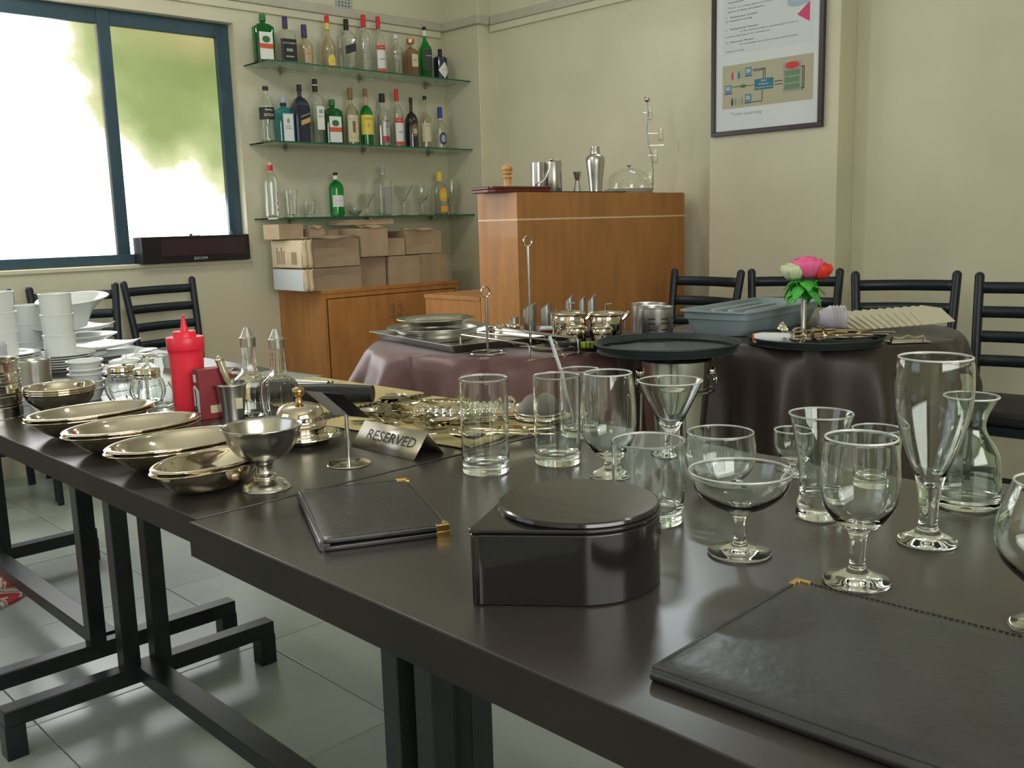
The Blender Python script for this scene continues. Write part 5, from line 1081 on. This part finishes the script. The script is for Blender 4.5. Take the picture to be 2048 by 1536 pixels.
obj('shoulder', G().lathe(sm([(.0452, .146), (.0448, .152), (.040, .166), (.026, .176), (.023, .178)], 3), 36), M_brush, t); obj('cap', G().lathe(sm([(.0235, .177), (.0230, .190), (.0205, .208), (.019, .212), (0, .214)], 3), 28), M_steel, t)
t = thing('cake_plate', 'pale round plate under the glass dome on the bar', 'plate', (3.880, 3.13, ZB0))
obj('plate', G().lathe(sm([(0, .002), (.10, 0), (.112, .002), (.122, .018), (.124, .020), (.121, .022), (.108, .006), (0, .006)], 3), 44), mat('pale_enamel', (.42, .42, .38), .35), t)
t = thing('glass_dome', 'glass cake dome with steel knob on the bar', 'dome', (3.880, 3.13, ZB0 + .0068))
pr = sm([(.103, 0), (.104, .004), (.103, .045), (.090, .085), (.056, .111), (.020, .119), (0, .120)], 4); obj('dome', G().lathe(pr + [(max(0, a - .002), b_ - .002) for a, b_ in reversed(pr) if b_ > .003] + [(.101, 0), (.103, 0)], 48), G_clear, t)
obj('knob', G().lathe(sm([(.006, .119), (.0045, .123), (.010, .128), (.0125, .133), (.010, .136), (0, .137)], 3), 20), M_steel, t)
t = thing('shot_tree', 'steel spiral stand with ball top holding small glass tubes, on the bar end', 'stand', (4.095, 3.15, ZB0))
obj('base', G().lathe([(0, 0), (.028, 0), (.028, .003), (.006, .006), (0, .006)], 28), M_chrome, t)
e = Vector((.71, -.70, 0)); Q = lambda a, z: Vector((0, 0, z)) + e * a
obj('rod', G().tube([Q(0, .004), Q(.004, .06), Q(.006, .12), Q(-.004, .20), Q(-.022, .27), Q(-.026, .33), Q(-.018, .40), Q(-.024, .46)], .0028, 8), M_chrome, t); obj('ball', G().ball(Q(-.024, .475), .0165), M_mirror, t)
for z, a0, a1, tb in ((.43 - .02, -.045, .005, 0), (.305, -.022, .055, .035), (.245, -.015, .062, .045), (.195, -.018, .030, .006), (.085, -.035, .004, -.02)):
    ar = obj('arm', G().tube([Q(a0, z), Q(a1, z)], .0018, 6), M_chrome, t)
    if z != .245: obj('glass_tube', G().lathe([(0, -.045), (.009, -.043), (.012, -.036), (.0125, .025), (.0115, .025), (.011, -.034), (0, -.040)], 18, M=Matrix.Translation(Q(tb if tb else -.02, z) + Vector((0, -.014, 0)))), G_clear, ar)

# ------------------------------------------------------------------ framed poster on the pier
t = thing('framed_poster', 'dark framed database poster hanging on the wall pier', 'poster', (4.108, 2.785, 1.515))
FW, FH, fx = .585, .90, .022
Pm = lambda u, v, d_=0: (-.012 - d_, -u, v)      # u to the right, v up, d toward the room
def quad(pts, d_, g=None): g = g or G(); g.add([Pm(u, v, d_) for u, v in pts], [tuple(range(len(pts)))]); return g
def rc(u0, u1, v0, v1): return [(u0, v0), (u1, v0), (u1, v1), (u0, v1)]
for b in ((0, FW, 0, fx), (0, FW, FH - fx, FH), (0, fx, fx, FH - fx), (FW - fx, FW, fx, FH - fx)):
    obj('frame_bar', G().box(-.022, .0, -b[1], -b[0], b[2], b[3]), mat('dark_frame', (.035, .022, .03), .35) if 'dark_frame' not in MATS else MATS['dark_frame'], t, bevel=.002)
pp = obj('paper', G().box(-.012, -.003, -FW + fx, -fx, fx, FH - fx), M_paper, t, smooth=0)
obj('diagram_panel', quad(rc(.060, .535, .125, .325), .0006), K['label'] if 0 else mat('diagram_beige', (.44, .42, .30), .6), pp)
obj('text_panel', quad(rc(.058, .535, .375, .86), .0003), mat('panel_white', (.62, .68, .70), .6), pp)
g = G(); lines = [(.085, .642), (.085, .626), (.085, .610), (.075, .585), (.075, .568), (.078, .542), (.078, .526), (.078, .488), (.155, .472), (.075, .456), (.078, .430), (.155, .414), (.075, .388)]
for s, (u0, v) in zip(POSTER, lines):
    text(g, s, min(.40, len(s) * .0082) if v not in (.472, .414) else .30, .0085, lambda a, b_: Pm(a, b_, .0009), (u0, v), left=True)
obj('printed_text', g, col['ink'], pp, smooth=0)
obj('pink_triangle', quad([(.450, .500), (.512, .462), (.512, .550)], .0009), K['pink'], pp)
for k in range(4):
    v0 = .545 + .030 * k; pts = [(.40 + .105 * i / 12, v0 - .010 * math.sin(PI * i / 12)) for i in range(13)] + [(.505 - .105 * i / 12, v0 + .026 - .010 * math.sin(PI * i / 12)) for i in range(13)]
    obj('database_disc', quad(pts, .0009), K['paleblue'], pp)
obj('blue_box', quad(rc(.235, .335, .195, .245), .0009), K['teal'], pp)
g = G(); text(g, 'DBMS', .03, .007, lambda a, b_: Pm(a, b_, .0013), (.285, .235)); text(g, 'Database', .05, .007, lambda a, b_: Pm(a, b_, .0013), (.285, .221)); text(g, 'Management System', .09, .007, lambda a, b_: Pm(a, b_, .0013), (.285, .206)); obj('box_text', g, K['white'], pp, smooth=0)
obj('grey_column', quad(rc(.385, .475, .170, .300), .0009), K['sage'] if 0 else mat('column_grey', (.30, .33, .27), .6), pp)
obj('red_oval', quad([(.43 + .036 * math.cos(a * PI / 12), .285 + .016 * math.sin(a * PI / 12)) for a in range(24)], .0013), K['red'], pp)
for k in range(3): obj('green_bar', quad(rc(.392, .468, .180 + .030 * k, .204 + .030 * k), .0013), K['green'] if 0 else mat('bar_green', (.14, .25, .15), .6) if 'bar_green' not in MATS else MATS['bar_green'], pp)
g = G()
for a, b_, c_, d_ in ((.227, .285, .282, .285), (.280, .284, .245, .287), (.275, .279, .145, .195), (.290, .294, .245, .290), (.225, .292, .288, .292), (.225, .277, .142, .146), (.339, .382, .222, .226), (.339, .382, .208, .212), (.19, .232, .220, .223), (.115, .165, .222, .225), (.480, .484, .17, .275), (.475, .492, .272, .276), (.488, .492, .18, .276), (.475, .492, .178, .182)): quad(rc(a, b_, c_ if c_ < d_ else d_, d_ + (.003 if c_ == d_ else 0)), .0013, g)
obj('connector_lines', g, K['ink'], pp)
for u0, v0 in ((.185, .262), (.075, .192), (.185, .140)):
    mo = obj('monitor_icon', quad(rc(u0, u0 + .034, v0 + .012, v0 + .042), .0013), K['teal'], pp)
    quad_ = G(); quad(rc(u0 + .004, u0 + .029, v0 + .017, v0 + .037), .0017, quad_); obj('screen', quad_, K['paleblue'], mo) if 0 else obj('screen_icon', quad_, K['paleblue'], pp)
    obj('keyboard_icon', quad([(u0 - .006, v0), (u0 + .036, v0), (u0 + .040, v0 + .008), (u0 + .004, v0 + .010)], .0013), K['teal'], pp)
for k in range(8):
    u0 = .115 + .018 * (k % 4); v0 = .258 if k < 4 else .138
    g = G(); quad([(u0 - .005, v0), (u0 + .005, v0), (u0 + .006, v0 + .026), (u0 - .006, v0 + .026)], .0013, g); quad([(u0 + .0042 * math.cos(a * PI / 4), v0 + .031 + .0045 * math.sin(a * PI / 4)) for a in range(8)], .0013, g)
    obj('figure_icon', g, K[('red', 'paleblue', 'teal', 'grey', 'ink', 'sage', 'grey', 'sage')[k]], pp)
obj('network_icon', quad([(.175 + .016 * math.cos(a * PI / 6), .2225 + .008 * math.sin(a * PI / 6)) for a in range(12)], .0013), K['green'], pp)
g = G(); text(g, 'Team Learning', .17, .020, lambda a, b_: Pm(a, b_, .0009), (.19, .098)); obj('handwriting', g, K['grey'], pp, smooth=0)

# ------------------------------------------------------------------ wall socket plate and the recorder box in the window reveal
t = thing('vent_plate', 'pale perforated switch plate high on the wall above the bottles', 'plate', (3.36, W - .0005, 2.372))
obj('plate', G().box(0, .105, -.012, 0, 0, .09), M_pvc, t, bevel=.003); obj('perforation', (lambda g: [g.box(.012 + .022 * i, .020 + .022 * i, -.0135, -.0115, .014 + .018 * j, .022 + .018 * j) for i in range(4) for j in range(4)] and g)(G()), K['ink'], t)
t = thing('recorder_box', 'dark flat recorder box with maker lettering in the window reveal', 'box', (2.075, W - .055, WZ0 - .0015), 0)
obj('case', G().box(0, .60, 0, .10, 0, .135), M_blackp, t, bevel=.003); obj('front_panel', G().box(.10, .58, -.0025, -.0003, .035, .120), M_maroon, t)
g = G(); text(g, 'ZICOM', .075, .013, lambda a, b_: (a, -.0015, b_), (.31, .018)); obj('lettering', g, K['white'], t, smooth=0)
for x in (.12, .52): obj('wire_loop', G().tube([(x - .006, .05, .134), (x - .006, .05, .150), (x, .05, .156), (x + .006, .05, .150), (x + .006, .05, .134)], .0016, 6), K['grey'], t)
obj('latch', G().ball((.29, .05, .138), .009, 10).box(.29, .34, .045, .055, .134, .138), M_blackp, t)
